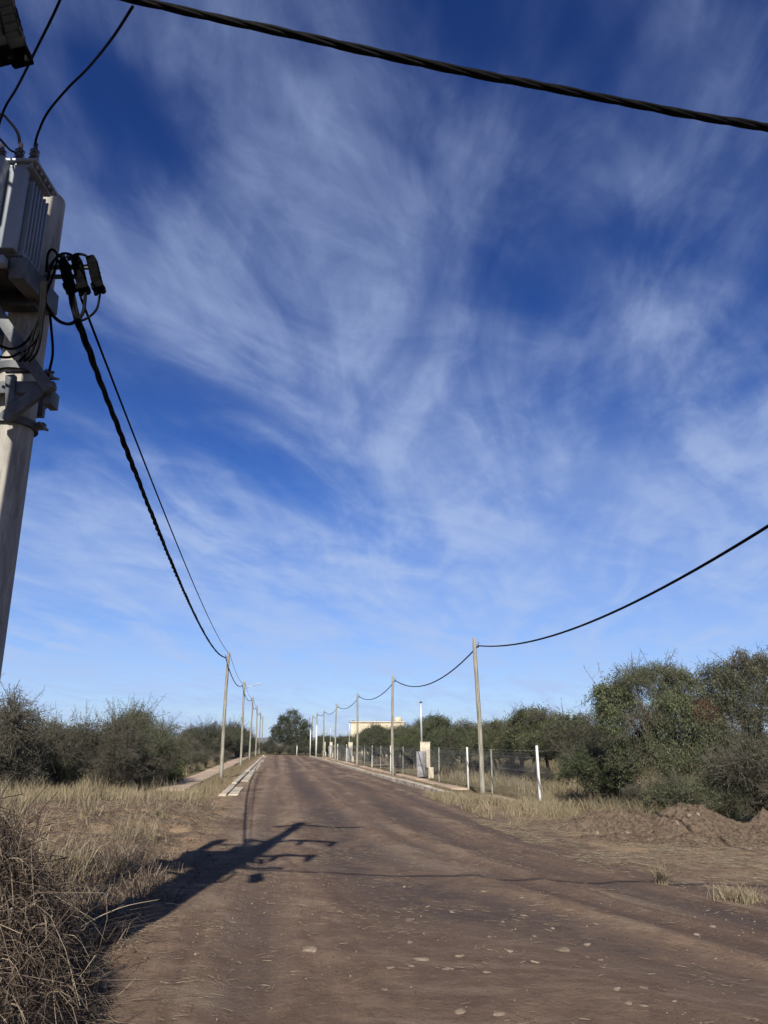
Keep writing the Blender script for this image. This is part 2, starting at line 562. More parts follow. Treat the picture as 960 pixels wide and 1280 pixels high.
def W(u, Y):
    if u > 3:
        u = u - RB(Y)
    return np.array([u + 2.37 - SL * Y, Y])


def u_of(X, Y):
    return X - 2.37 + SL * np.asarray(Y)


def height(X, Y, fine=True):
    X, Y = np.asarray(X, float), np.asarray(Y, float)
    u = u_of(X, Y)
    z = -.020 * (np.clip(u, -3.6, 5.5) + 2.35) - .018 * np.clip(u, 0, 5.5)
    near = 1 - sstep(Y, 19, 27)
    bank = sstep(-u, 3.5, 5.6)
    z = z + bank * near * .24 + bank * near * .16 * (fbm(X * .9, Y * .9, 3) - .5)
    z = z + bank * (1 - near) * -.03
    out = sstep(np.abs(u), 7, 14)
    z = z + out * .35 * (fbm(X * .12, Y * .12, 11) - .5)
    if fine:
        psi = psi_of(X, Y)
        on = sstep(u, -4.2, -3.2)
        z = z + on * (.035 * (fbm(psi * 1.3, Y * .12, 5) - .5) + .018 * (fbm(X * 2.5, Y * 2.5, 9) - .5))
        on = np.maximum(on, sstep(np.abs(u), 5.0, 5.5) * (1 - sstep(np.abs(u), 6.9, 7.4)) * sstep(Y, 25, 28) * .85)
        z = z + (1 - on) * .30 * (fbm(X * 2.0, Y * 2.0, 14) - .5) * near + (1 - on) * .05 * (fbm(X * 6.1, Y * 6.1, 15) - .5)
        for c_, w_ in ((-2.45, .2), (-1.15, .42), (-.1, .2), (.9, .36), (2.2, .28), (3.3, .4)):
            q_ = (psi - c_ - .35 * (fbm(Y * .09, 0 * Y + 2, 52, 2) - .5)) / w_
            z = z + sstep(u, -4.2, -3.2) * (-.022 * np.exp(-q_ ** 2) + .014 * np.exp(-(np.abs(q_) - 1.7) ** 2 * 3)) * sstep(fbm(X * .4, Y * .2, 23), .3, .5)
        z = z + sstep(u, -4.2, -3.2) * .022 * (fbm(X * 5.5, Y * 4.0, 27) - .5)
        z = z + sstep(u, -4.2, -3.2) * .05 * (fbm(X * .55, Y * .55, 17) - .5)
        z = z + .016 * (1 - sstep(Y, 24, 28) * .6) * (fbm(X * 9, Y * 9, 21, 3) - .5)
    far = sstep(np.abs(Y), 118, 300)
    return z * (1 - far) - far * .3


def psi_of(X, Y):
    u = u_of(X, Y)
    k = sstep(u, -2.5, 1.5)
    return u - k * .0155 * np.clip(20 - np.asarray(Y), 0, 16) ** 2


def spaced(a, b, step0, growth, far):
    """sample positions: fine between a and b, growing outside"""
    mid = np.arange(a, b, step0)
    lo, hi, st = [a], [b], step0
    while hi[-1] < far:
        st *= growth
        hi.append(hi[-1] + st)
    st = step0
    while lo[-1] > -far:
        st *= growth
        lo.append(lo[-1] - st)
    return np.array(sorted(set(lo[1:])) + list(mid) + hi)


def build_ground():
    us = spaced(-7.0, 9.0, .085, 1.07, 4000)
    st, ys = .06, [4.4]
    while ys[-1] < 5000:
        st = max(.06, .0085 * ys[-1]) if ys[-1] < 130 else st * 1.15
        ys.append(ys[-1] + st)
    lo, st = [4.4], .15
    while lo[-1] > -400:
        lo.append(lo[-1] - st)
        st *= 1.25
    ys = np.array(lo[1:][::-1] + ys)
    U, Yg = np.meshgrid(us, ys, indexing='xy')
    sh = np.where(Yg < 150, Yg, 150.0)
    X = U + 2.37 - SL * sh
    Z = height(X, np.minimum(Yg, 400))
    nx, ny = len(us), len(ys)
    V = np.stack([X, Yg, Z], -1).reshape(-1, 3)
    i, j = np.meshgrid(np.arange(ny - 1), np.arange(nx - 1), indexing='ij')
    a = (i * nx + j)
    F = np.stack([a, a + 1, a + nx + 1, a + nx], -1).reshape(-1, 4)
    Xf, Yf = V[:, 0], V[:, 1]
    u = u_of(Xf, Yf)
    wob = (fbm(Xf * .8, Yf * .8, 31) - .5)
    lane = sstep(u + wob * .9, -4.0, -3.3) * (1 - sstep(u + RB(Yf) + wob * .8, 3.6, 4.3))
    lane = lane * (1 - sstep(Yf, 108, 114))
    # the crossing street in the foreground, off to the right
    cross = sstep(u + wob, -4.0, -3.3) * (1 - sstep(Yf + wob * 4 - .12 * np.maximum(u - 4, 0), 12.8, 17.5))
    road = np.maximum(lane, cross)
    litter = np.maximum((1 - road) * .95, sstep(u + wob * 2, 2.2, 6.0) * .55 * (1 - sstep(Yf, 24, 28)) * sstep(Yf + wob * 3, 9.5, 13))
    turf = sstep(np.abs(u), 3.9, 5.4) * sstep(Yf, 18.5, 25) * .9
    track = np.zeros(len(Xf))
    ps = psi_of(Xf, Yf)
    for c_, w_, a_, sd in ((-2.45, .20, .6, 1), (-1.15, .48, 1.0, 2), (-.1, .22, .6, 3), (.9, .40, .95, 4), (2.2, .30, .8, 5), (3.3, .45, .75, 6)):
        cen = c_ + .35 * (fbm(Yf * .09, 0 * Yf + sd, 50 + sd, 2) - .5)
        track = np.maximum(track, a_ * np.exp(-(np.abs(ps - cen) / (w_ * (.7 + .8 * vnoise(Yf * .25, 0 * Yf + 3, sd)))) ** 3) * sstep(fbm(Xf * .3, Yf * .16, 70 + sd, 3), .24, .42))
    turf = np.maximum(turf, sstep(Yf, 108, 116))
    turf = np.maximum(turf, sstep(-u, 7, 10) * sstep(Yf, 14, 18))
    rut = np.exp(-((u + 3.15 - .12 * np.sin(Yf * .11)) / .10) ** 2) * sstep(Yf, 15, 20) * (1 - sstep(Yf, 45, 70)) * .8
    rut = np.maximum(rut, np.exp(-((u + 2.2 + .02 * (Yf - 24)) / .12) ** 2) * sstep(Yf, 19, 22) * (1 - sstep(Yf, 26, 32)) * .5)
    attrs = {'track': track * road, 'psi': psi_of(Xf, Yf), 'along': Yf, 'road': road, 'litter': litter, 'turf': turf, 'rut': rut}
    on = road.reshape(ny, nx)[:-1, :-1].ravel() > .5
    on &= (Xf.reshape(ny, nx)[:-1, :-1].ravel() < 60) & (Yf.reshape(ny, nx)[:-1, :-1].ravel() > -60)
    for name, sel in (('dirt_road', on), ('ground', ~on)):
        f = F[sel]
        used = np.unique(f)
        remap = np.full(len(V), -1)
        remap[used] = np.arange(len(used))
        mb = MB()
        mb.add(V[used], remap[f])
        o = mb.build(name, M['soil'], smooth=True)
        for k, arr in attrs.items():
            at_ = o.data.attributes.new(k, 'FLOAT', 'POINT')
            at_.data.foreach_set('value', arr[used].astype(np.float32))
        tag(o, kind='structure')


build_ground()


def strip(name, u0, u1, Y0, Y1, h, mat, gaps=0.0, cover=0.0, seed=0, joint=3.0):
    """a kerb or path: slabs of its own height following the road, a few sunk under dirt"""
    mb = MB()
    r = np.random.default_rng(seed)
    Y = Y0
    while Y < Y1:
        L = joint * (.9 + .2 * r.random())
        e = min(Y + L - .02, Y1)
        if r.random() >= gaps:
            n = max(2, int((e - Y) / .8))
            yy = np.linspace(Y, e, n)
            dz = r.uniform(-.02, .02) - cover * r.random()
            j0, j1 = r.uniform(-.03, .03, 2)
            top = h + dz
            rows = []
            for y in yy:
                A_, B_ = W(u0 + j0 + .03 * (vnoise(y * 2.3, 0, 3) - .5), y), W(u1 + j1 + .05 * (vnoise(y * 3.1, 5, 4) - .5), y)
                za = float(height(A_[0], y, False)); zb = float(height(B_[0], y, False))
                rows += [[A_[0], y, za - .3], [A_[0], y, za + top], [B_[0], y, zb + top], [B_[0], y, zb - .3]]
            k = np.arange(len(yy) - 1)[:, None] * 4
            F = np.concatenate([k + np.array([[0 + q, 1 + q, 5 + q, 4 + q]]) for q in range(3)])
            mb.add(rows, [F, np.array([[0, 3, 2, 1]]), np.array([[0, 1, 2, 3]]) + (len(yy) - 1) * 4])
        Y = e + .02
    return tag(mb.build(name, mat, bevel=.012), kind='structure')


strip('kerb', -4.20, -3.98, 26.6, 108, .10, M['concrete'], .04, .035, 1, 7.0)
strip('gutter', -3.94, -3.62, 26.9, 108, .03, M['concrete'], .12, .035, 2, 5.0)
strip('kerb', 3.92, 4.24, 27.6, 108, .15, M['concrete'], .05, .04, 3, 7.0)
strip('pavement', -6.75, -5.65, 29.6, 104, .06, M['sand_path'], 0, .015, 4, 4.0)
strip('pavement', 5.35, 6.05, 27.0, 104, .055, M['sand_path'], .08, .03, 5, 4.0)


def ridge():
    mb = MB()
    n = 90
    X = np.linspace(-2600, 1800, n)
    rows = []
    for i, x in enumerate(X):
        hgt = 9 + 18 * fbm(np.array(x * .0021), np.array(.3), 41)
        rows += [[x, 2850, -8], [x, 3000, float(hgt) * .6], [x, 3200, float(hgt)], [x, 3900, -8]]
    k = np.arange(n - 1)[:, None] * 4
    F = np.concatenate([k + np.array([[q, q + 4, q + 5, q + 1]]) for q in range(3)])
    mb.add(rows, F)
    tag(mb.build('hills', M['hill'], smooth=True), kind='structure')


ridge()


def haze():
    m = bpy.data.materials.new('air')
    m.use_nodes = True
    t = m.node_tree
    for n in list(t.nodes):
        if n.type == 'BSDF_PRINCIPLED':
            t.nodes.remove(n)
    v = t.nodes.new('ShaderNodeVolumePrincipled')
    v.inputs['Density'].default_value = 0.00012
    v.inputs['Color'].default_value = (.80, .90, 1.0, 1)
    v.inputs['Anisotropy'].default_value = .1
    t.links.new(v.outputs[0], [n for n in t.nodes if n.type == 'OUTPUT_MATERIAL'][0].inputs['Volume'])
    mb = MB()
    mb.box((0, 1900, 9), (9000, 4700, 44))
    tag(mb.build('haze', m), 'thin blue air between the camera and the far hills', 'haze', kind='stuff')


haze()


def gz(X, Y):
    return float(height(np.array(X), np.array(Y)))


# ------------------------------------------------------------------ concrete poles, transformer, fuse switches
def cable_pts(a, b, sag, n=24):
    t = np.linspace(0, 1, n)[:, None]
    P = np.array(a) * (1 - t) + np.array(b) * t
    P[:, 2] -= 4 * sag * (t * (1 - t))[:, 0]
    return P


def smooth_pts(pts, n=8):
    """Catmull-Rom through the points"""
    P = np.array(pts, float)
    P = np.vstack([2 * P[0] - P[1], P, 2 * P[-1] - P[-2]])
    out = []
    for i in range(1, len(P) - 2):
        for t in np.linspace(0, 1, n, endpoint=False):
            p0, p1, p2, p3 = P[i - 1:i + 3]
            out.append(.5 * (2 * p1 + (p2 - p0) * t + (2 * p0 - 5 * p1 + 4 * p2 - p3) * t ** 2 + (3 * p1 - p0 - 3 * p2 + p3) * t ** 3))
    out.append(P[-2])
    return np.array(out)


def twisted(mb, P, r, strands=3, pitch=.9, n=6, rs=None):
    """strands wound round each other along P"""
    P = np.asarray(P)
    seg = np.linalg.norm(np.diff(P, axis=0), axis=1)
    s = np.concatenate([[0], np.cumsum(seg)])
    m = int(s[-1] / (pitch / 9)) + 2
    q = np.linspace(0, s[-1], m)
    C = np.stack([np.interp(q, s, P[:, k]) for k in range(3)], -1)
    t = unit(np.gradient(C, axis=0))
    x = unit(np.cross(t, np.array([0, 0, 1.])))
    y = np.cross(t, x)
    for k in range(strands):
        a = q / pitch * 2 * math.pi + k * 2 * math.pi / strands + .8 * np.sin(q * .9 + 1)
        mb.tube(C + r * (1 + .25 * np.sin(q * 2.3 + k))[:, None] * (np.cos(a)[:, None] * x + np.sin(a)[:, None] * y), rs or r * 1.05, n)


POLE_A = (-2.865, 5.50)
POLE_B = (-2.72, 3.50)
POLE_C = (-3.57, 4.02)


def concrete_pole(x, y, H, r0, r1, label):
    z = gz(x, y)
    o = thing('concrete_pole', (x, y, z), label, 'utility pole', 'concrete poles of the transformer station')
    mb = MB()
    zz = np.linspace(-.5, H - z, 14)
    mb.tube(np.stack([np.full(14, x), np.full(14, y), z + zz], -1), r0 + (r1 - r0) * np.clip(zz / H, 0, 1), 28)
    mb.build('shaft', M['pole_concrete'], o, True, bevel=.012)
    return o


poleA = concrete_pole(*POLE_A, 6.12, .165, .150, 'grey concrete pole carrying the transformer at the left edge')
poleB = concrete_pole(*POLE_B, 10.65, .23, .13, 'tall concrete pole with three crossarms that throws the long shadow')
poleC = concrete_pole(*POLE_C, 7.9, .15, .11, 'shorter concrete pole beside the tall crossarm pole')

# bracket parts of pole A
ax, ay = POLE_A


def collar(z, name='clamp_band', lug=.10):
    mb = MB()
    mb.lathe([(.185, -.03), (.185, .03)], 24, (ax, ay, z), caps=False)
    mb.lathe([(.158, .03), (.158, -.03)], 24, (ax, ay, z), caps=False)
    mb.box((ax + .20, ay, z), (lug, .05, .05))
    mb.box((ax + .235, ay, z), (.02, .16, .018))
    mb.build(name, M['galv'], poleA, bevel=.004)


collar(at(40, 533, 5.5)[2])
collar(at(40, 468, 5.5)[2])
yA = ay - .22                          # plane of the steelwork in front of the pole


def steel(name, a, b, w, h, mat='galv', up=(0, 0, 1)):
    mb = MB()
    mb.bar(a, b, w, h, up=up)
    return mb.build(name, M[mat], poleA, bevel=.004)


zc = at(40, 487, 5.3)[2]
steel('bracket_arm', (ax - .80, yA, zc), (at(68, 487, yA)[0], yA, zc), .05, .10)
steel('bracket_arm', (ax - .80, ay + .20, zc), (ax + .13, ay + .20, zc), .05, .10)
e_ = at(66, 478, yA - .05)
steel('bracket_strut', at(4, 524, yA - .05), e_, .05, .09)
steel('bracket_strut', at(14, 470, yA - .03), at(14, 520, yA - .03), .05, .07)
p_ = at(68, 490, yA)
steel('bracket_plate', (p_[0] - .03, yA - .04, p_[2] - .05), (p_[0] - .03, yA + .10, p_[2] - .05), .06, .12)
for (px, py) in ((22, 470), (52, 470), (58, 478)):
    q_ = at(px, py, yA)
    mb = MB()
    mb.tube([(q_[0] - .06, yA - .06, q_[2]), (q_[0] + .12, yA - .06, q_[2])], .010, 6)
    mb.build('bolt', M['dark_steel'], poleA)
# long diagonal brace up to the platform
steel('brace', at(63, 489, yA - .07), at(-22, 362, yA - .10), .08, .085)
steel('brace', (ax + .10, ay + .24, zc + .05), (ax - .62, ay + .24, zc + 1.1), .08, .085)
# platform: cross beam at the pole, two channels under the tank
zb_ = at(40, 379, yA)[2]
steel('crossarm', (ax - 1.2, yA, zb_), (at(48, 379, yA)[0], yA, zb_), .10, .10, 'dark_steel')
ZB = at(30, 330, 5.0)[2] - .12
steel('support_beam', (-3.30, 4.86, ZB - .02), (-3.24, ay + .1, ZB - .02), .12, .16)
mb = MB()
a_ = at(37, 330, 4.95)
mb.bar((a_[0] - .06, 4.90, ZB + .02), (a_[0] - .06, ay - .02, zb_ + .10), .12, .17)
mb.build('support_beam', M['galv'], poleA, bevel=.004)
mb = MB()
mb.box((a_[0] - .46, 5.12, ZB + .02), (.62, .50, .012))
mb.build('platform_plate', M['dark_steel'], poleA)
mb = MB()
mb.bar((-3.7, 4.84, ZB + .03), (at(9, 315, 4.84)[0], 4.84, ZB + .03), .07, .07)
mb.build('platform_rail', M['tank'], poleA, bevel=.004)

# crossarms of the tall pole
bx, by = POLE_B
for (z, x0, x1) in ((10.45, -3.25, -1.36), (8.45, -3.2, -1.55), (7.20, -3.3, -1.68)):
    mb = MB()
    mb.bar((x0, by - .20, z), (x1, by - .20, z), .10, .12)
    mb.bar((bx - .5, by - .20, z - .05), (bx, by - .16, z - .55), .05, .012)
    mb.bar((bx + .5, by - .20, z - .05), (bx, by - .16, z - .55), .05, .012)
    mb.build('crossarm', M['galv'], poleB, bevel=.004)
    if z < 10:
        for q in (.08, .62, 1.5):
            xx = x1 - q
            mb = MB()
            prof = [(.02, 0)]
            for k in range(6):
                prof += [(.03, -.05 * k - .03), (.065, -.05 * k - .045), (.03, -.05 * k - .06)]
            prof += [(.02, -.42)]
            mb.lathe(prof[::-1], 12, (xx, by - .20, z - .06))
            mb.build('insulator', M['porcelain'], poleB, True)
mb = MB()
mb.bar((-3.1, by - .25, 6.28), (-1.95, by - .25, 6.28), .06, .08)
mb.build('fuse_rail', M['galv'], poleB, bevel=.004)
for xx in (-3.16, -2.98, -2.80, -2.62):  # unseen boxes, added to throw shade on the transformer front
    mb = MB()
    mb.box((xx, by - .22, 6.75), (.10, .12, .46))
    mb.box((xx, by - .24, 6.46), (.06, .10, .16))
    mb.build('shade_block', M['porcelain'], poleB, bevel=.02)
mb = MB()
mb.bar((POLE_C[0], POLE_C[1] - .18, 7.6), (bx, by + .20, 7.6), .08, .10)
mb.build('crossarm', M['galv'], poleC, bevel=.004)


def transformer():
    yf, yb = 4.86, 5.24
    c0 = at(47, 198, yf)               # front right top corner of the lid
    xr, zt = c0[0], c0[2]
    zb = ZB + .10
    xl = xr - 1.02
    o = thing('transformer', ((xl + xr) / 2, (yf + yb) / 2, zb), 'grey finned oil transformer mounted on the concrete pole', 'transformer')
    mb = MB()
    mb.box(((xl + xr) / 2 - .03, (yf + yb) / 2 + .03, (zb + .08 + zt - .06) / 2), (xr - xl - .22, yb - yf - .14, zt - .06 - zb - .08))
    mb.build('tank', M['tank'], o, bevel=.012)
    mb = MB()
    mb.box(((xl + xr) / 2, (yf + yb) / 2, zt - .015), (xr - xl, yb - yf + .02, .024))
    mb.box(((xl + xr) / 2 - .01, (yf + yb) / 2, zt - .046), (xr - xl - .06, yb - yf - .04, .03))
    for k in range(9):
        mb.lathe([(.013, 0), (.013, .03)], 6, (xl + .05 + k * (xr - xl - .10) / 8, yf + .02, zt - .055))
    for k in range(5):
        mb.lathe([(.013, 0), (.013, .03)], 6, (xr - .02, yf + .05 + k * (yb - yf - .1) / 4, zt - .055))
    mb.build('lid', M['tank'], o, bevel=.003)
    mb = MB()                          # fins along the right side
    for k in range(6):
        yy = yf + .10 + k * .050
        mb.box((xr - .105, yy, (zb + .06 + zt - .12) / 2), (.12, .014, zt - zb - .20))
    mb.box((xr - .11, (yf + yb) / 2 + .02, zt - .15), (.05, yb - yf - .10, .03))
    mb.box((xr - .11, (yf + yb) / 2 + .02, zb + .08), (.13, yb - yf - .12, .05))
    mb.build('radiator', M['tank'], o, bevel=.003)
    mb = MB()                          # fins on the front, left half
    for k in range(9):
        xx = xl + .08 + k * .075
        mb.box((xx, yf - .03, (zb + .14 + zt - .07) / 2), (.016, .17, zt - zb - .22))
    mb.box((xl + .38, yf + .03, zt - .10), (.64, .04, .03))
    mb.box((xl + .38, yf + .03, zb + .17), (.64, .04, .03))
    mb.build('radiator', M['tank'], o, bevel=.003)
    mb = MB()                          # smooth outer plate beside the fins
    mb.box((xl + .765, yf - .02, (zb + .10 + zt - .05) / 2), (.10, .16, zt - zb - .16))
    mb.box((xr - .135, yf + .025, (zb + .04 + zt - .07) / 2), (.13, .07, zt - zb - .14))
    mb.build('cover_plate', M['tank'], o, bevel=.008)
    for xx in (xr - .26, xl + .3):
        mb = MB()
        mb.box((xx, yf - .03, zb + .07), (.10, .08, .08))
        mb.lathe([(.035, 0), (.035, .03)], 10, (xx, yf - .04, zb + .11))
        mb.build('lifting_lug', M['galv'], o, bevel=.004)
    for (px, py) in ((43, 194), (25, 190), (2, 190)):
        b0 = at(px, py, yf + .06)
        b0[2] = zt
        mb = MB()
        prof = [(.034, 0), (.034, .03)]
        for k in range(3):
            prof += [(.024, .035 + k * .035), (.038, .047 + k * .035), (.024, .062 + k * .035)]
        prof += [(.016, .15), (.016, .19)]
        mb.lathe(prof, 12, tuple(b0))
        mb.build('bushing', M['porcelain'], o, True)
    mb = MB()
    zs = np.linspace(zt + .02, zb + .1, 9)
    mb.tube(np.stack([xr - .225 - .03 * np.sin((zs - zb) * 3), np.full(9, yf - .12), zs], -1), .007, 6)
    mb.build('earth_wire', M['cable'], o, True)
    return o, xr, zt, yf, yb


trafo, XR, ZT, YF, YBK = transformer()


def fuse_switch(p, e, label, w=.085):
    """black fuse-switch hung from its top; p = top, e = lower end"""
    o = thing('fuse_switch', p, label, 'fuse switch', 'black fuse switches on the transformer poles')
    p, e = np.array(p), np.array(e)
    L = np.linalg.norm(e - p)
    a = (e - p) / L
    xx = np.array([1.0, 0, 0]); xx -= a * np.dot(xx, a); xx /= np.linalg.norm(xx)
    yy = np.cross(a, xx)
    Mx = np.array([xx, yy, a]).T
    mb = MB()
    mb.box(p + a * L * .46, (w * .9, w * 1.1, L * .84), M=Mx)
    mb.box(p + a * L * .05, (w * .6, w * .8, L * .12), M=Mx)
    mb.box(p + a * L * .90, (w * 1.15, w * 1.25, L * .16), M=Mx)
    for k in range(4):
        mb.box(p + a * L * (.26 + .14 * k), (w * .96, w * 1.16, .008), M=Mx)
    mb.build('body', M['black'], o, bevel=.006)
    mb = MB()
    mb.box(p + a * L * .5 - yy * w * .68, (w * .55, w * .4, L * .6), M=Mx)
    mb.build('fuse_carrier', M['black'], o, bevel=.006)
    for s_ in (-1, 1):
        mb = MB()
        mb.tube([p + a * L * .95 + xx * w * .35 * s_, p + a * L * 1.08 + xx * w * .38 * s_], .016, 8)
        mb.build('terminal', M['black'], o, True)
    return p + a * L * 1.06


QY = 5.36
fl = []
for (t0, t1, lab) in (((79, 326), (89, 363), 'black fuse switch nearest the pole, left of three'),
                      ((95, 322), (105, 365), 'black fuse switch in the middle of three beside the pole'),
                      ((114, 322), (124, 364), 'black fuse switch farthest from the pole, right of three')):
    fl.append(fuse_switch(at(*t0, QY), at(*t1, QY), lab, .078))
fa = at(72, 333, QY + .05)
fb = at(116, 330, QY + .05)
steel('fuse_rail', (ax + .10, QY + .06, fa[2]), (fb[0], QY + .06, fa[2]), .03, .035, 'galv')
steel('fuse_rail', (ax + .10, QY + .06, fa[2] - .09), (fb[0] - .12, QY + .06, fa[2] - .09), .03, .03, 'galv')
for (px, py) in ((78, 321), (88, 322)):
    mb = MB()
    mb.box(at(px, py, QY), (.05, .05, .025))
    mb.build('rail_clip', M['galv'], poleA, bevel=.003)
fuse_switch(at(-14, 0, 3.36), at(3, 72, 3.36), 'black fuse switch at the top left corner, left one of the pair', .10)
fuse_switch(at(6, 0, 3.42), at(25, 74, 3.42), 'black fuse switch at the top left corner, right one of the pair', .10)

# ------------------------------------------------------------------ timber street poles
H_L, H_R = 6.13, 5.80


def wood_pole(X, Y, topz, lean, label, group, lamp=False, hook=1, r=.095):
    z = gz(X, Y)
    o = thing('street_pole', (X, Y, z), label, 'utility pole', group)
    mb = MB()
    n = 14
    t = np.linspace(0, 1, n)
    H = topz - z
    ph = random.random() * 6
    P = np.stack([X + lean * H * t + .035 * np.sin(t * 4 + ph), Y + .03 * np.sin(t * 5 + ph * 2), z - .4 * (t == 0) + H * t], -1)
    rad = r * (1 - .28 * t) * (1 + .03 * np.sin(t * 23 + ph))
    mb.tube(P, rad, 14)
    mb.build('shaft', M['old_wood'], o, True)
    top = P[-1]
    mb = MB()
    hx = top[0] + hook * .10
    mb.tube([(top[0], top[1], topz - .26), (hx, top[1], topz - .24), (hx + hook * .07, top[1], topz - .20), (hx + hook * .08, top[1], topz - .12)], .014, 7)
    mb.box((hx + hook * .05, top[1], topz - .30), (.05, .12, .09))
    mb.build('cable_hook', M['dark_steel'], o, bevel=.004)
    if lamp:
        mb = MB()
        a = np.array([top[0], top[1], topz - .55])
        e = a + np.array([.75, -.15, .26])
        mb.tube([a, a * .5 + e * .5 + np.array([0, 0, .03]), e], .022, 8)
        arm = mb.build('lamp_arm', M['mast'], o, True)
        mb = MB()
        mb.bar(e - np.array([.05, 0, .0]), e + np.array([.55, -.05, .15]), .16, .05)
        mb.build('lamp_head', M['mast'], arm, bevel=.02)
    return o, np.array([hx + hook * .05, top[1], topz - .28])


ords = ['nearest', 'second', 'third', 'fourth', 'fifth', 'sixth', 'seventh', 'eighth']
left_h, right_h = [], []
for i in range(6):
    Y = 39.7 + 20.4 * i
    X = -2.72 - SL * Y
    z = gz(X, Y)
    lab = ('leaning weathered timber pole, nearest one left of the road' if i == 0 else
           '%s timber pole left of the road%s' % (ords[i], ', with a street lamp arm' if i in (1, 3, 5) else ', without a lamp'))
    _, h = wood_pole(X, Y, 1.7 + 4.43 + (0, .02, .05, .1, .15, .2)[i], .012 - .004 * i, lab, 'timber poles left of the road', i in (1, 3, 5), -1)
    left_h.append(h)
for i in range(8):
    Y = (29.5, 48.2, 66.0, 84.0, 99.0, 108.0, 118.0, 128.0)[i]
    X = 7.45 - SL * Y - float(RB(Y)) - (0, .05, 0, 0, 0, .2, .2, .3)[i]
    lab = ('tall weathered timber pole, nearest one right of the road' if i == 0 else '%s timber pole in the row right of the road' % ords[i])
    _, h = wood_pole(X, Y, 5.50 + (0, .12, .15, .12, .1, .1, .1, .1)[i], (-.014, -.004, .006, .008, 0, .004, 0, 0)[i], lab, 'timber poles right of the road', False, 1)
    right_h.append(h)
poleD_loc = (7.0, 4.85)
_, hD = wood_pole(*poleD_loc, 6.2, .0, 'timber corner pole beyond the right edge, ends of two cables on it', 'timber poles right of the road', False, -1)


# ------------------------------------------------------------------ cables
def cable(P, r, label, group=None, tw=0, n=6):
    mb = MB()
    if tw:
        twisted(mb, P, r * .55, tw, .95, n, r * .58)
    else:
        mb.tube(P, r, n)
    o = mb.build('cable', M['cable'], smooth=True)
    return tag(o, label, 'cable', group)


xs = np.linspace(-2.62, 6.9, 40)
main = np.stack([xs, 3.66 + .118 * xs + (.0), 5.68 - .1386 * xs + .00975 * xs ** 2], -1)
cable(main, .024, 'thick twisted black cable crossing the top of the sky', tw=4)
g = 'twisted cables along the left poles'
j0 = at(98, 404, 5.32)
P0 = smooth_pts([fl[0], at(92, 385, 5.34), j0], 6)
P1 = cable_pts(j0, left_h[0], .62, 60)
cable(np.vstack([P0[:-1], P1]), .026, 'thick twisted black cable from the transformer pole to the nearest left pole', g, tw=3)
cable(cable_pts(at(101, 372, 5.36), left_h[0] + np.array([.22, 0, .12]), .36, 40), .011, 'thin black wire from the fuse switches to the nearest left pole', g)
for i in range(5):
    cable(cable_pts(left_h[i], left_h[i + 1], .55, 14), .026, 'sagging black cable between %s and %s left pole' % (ords[i], ords[i + 1]), g)
for i in range(3):
    cable(cable_pts(left_h[i] + np.array([.22, 0, .12]), left_h[i + 1] + np.array([.22, 0, .12]), .40, 14), .011,
          'thin upper wire between %s and %s left pole' % (ords[i], ords[i + 1]), g)
g = 'sagging cables along the right poles'
cable(cable_pts(right_h[0], hD, 1.05, 40), .026, 'black cable rising from the nearest right pole to the right edge', g)
for i in range(6):
    cable(cable_pts(right_h[i], right_h[i + 1], (.85, .62, .55, .5, .3, .3)[i], 16), .026, 'sagging black cable between %s and %s right pole' % (ords[i], ords[i + 1]), g)

g = 'loose wires on the transformer pole'
yq = YF + .06


def wire(pix, r, label):
    cable(smooth_pts([at(*p) for p in pix], 8), r, label, g)


wire([(43, 183, yq), (48, 165, 4.85), (60, 140, 4.7), (85, 110, 4.5), (110, 85, 4.25), (140, 48, 3.8), (166, 8, 3.5)], .009, 'curving black wire from the right bushing up to the thick cable')
wire([(25, 180, yq), (22, 166, 4.9), (12, 152, 4.88), (0, 143, 4.85), (-30, 150, 4.8)], .012, 'short black wire curling left from the middle bushing')
wire([(-6, 170, 4.5), (6, 135, 4.6), (22, 108, 4.35), (45, 62, 3.95), (75, 0, 3.55), (100, -70, 3.35)], .009, 'thin black wire running up past the left bushing')
wire([(-12, 165, 4.5), (0, 174, 4.45), (12, 187, 4.88), (18, 190, 4.88)], .008, 'small black lead lying on the transformer lid')
wire([(15, -10, 3.4), (20, 22, 3.4), (30, 50, 3.4), (33, 78, 3.4)], .009, 'black wire hanging beside the top left fuse switch')
# loops round the three fuse switches
wire([(58, 340, 5.27), (60, 318, 5.25), (66, 312, 5.25), (72, 322, 5.27), (66, 345, 5.29), (56, 372, 5.25)], .010, 'small black loop against the pole below the transformer')
wire([(57, 362, 5.25), (64, 332, 5.25), (76, 318, 5.27), (88, 318, 5.31), (96, 326, 5.34)], .011, 'black wire arching over the left fuse switch')
wire([(85, 325, 5.29), (95, 318, 5.32), (106, 319, 5.34), (113, 325, 5.36)], .011, 'black wire arching over the right fuse switch')
wire([(54, 372, 5.23), (60, 386, 5.21), (72, 400, 5.23), (85, 405, 5.25), (95, 401, 5.29), (104, 390, 5.32), (107, 366, 5.36)], .014, 'thick black loop below the fuse switches')
wire([(98, 402, 5.32), (110, 397, 5.34), (121, 386, 5.36), (125, 368, 5.38)], .010, 'black wire looping up to the right fuse switch')
wire([(92, 366, 5.34), (95, 380, 5.32), (97, 400, 5.32)], .010, 'short black lead under the left fuse switch')
wire([(62, 386, 5.23), (64, 410, 5.23), (66, 440, 5.25), (62, 462, 5.25), (58, 474, 5.25)], .010, 'black wire hanging down the right side of the pole')
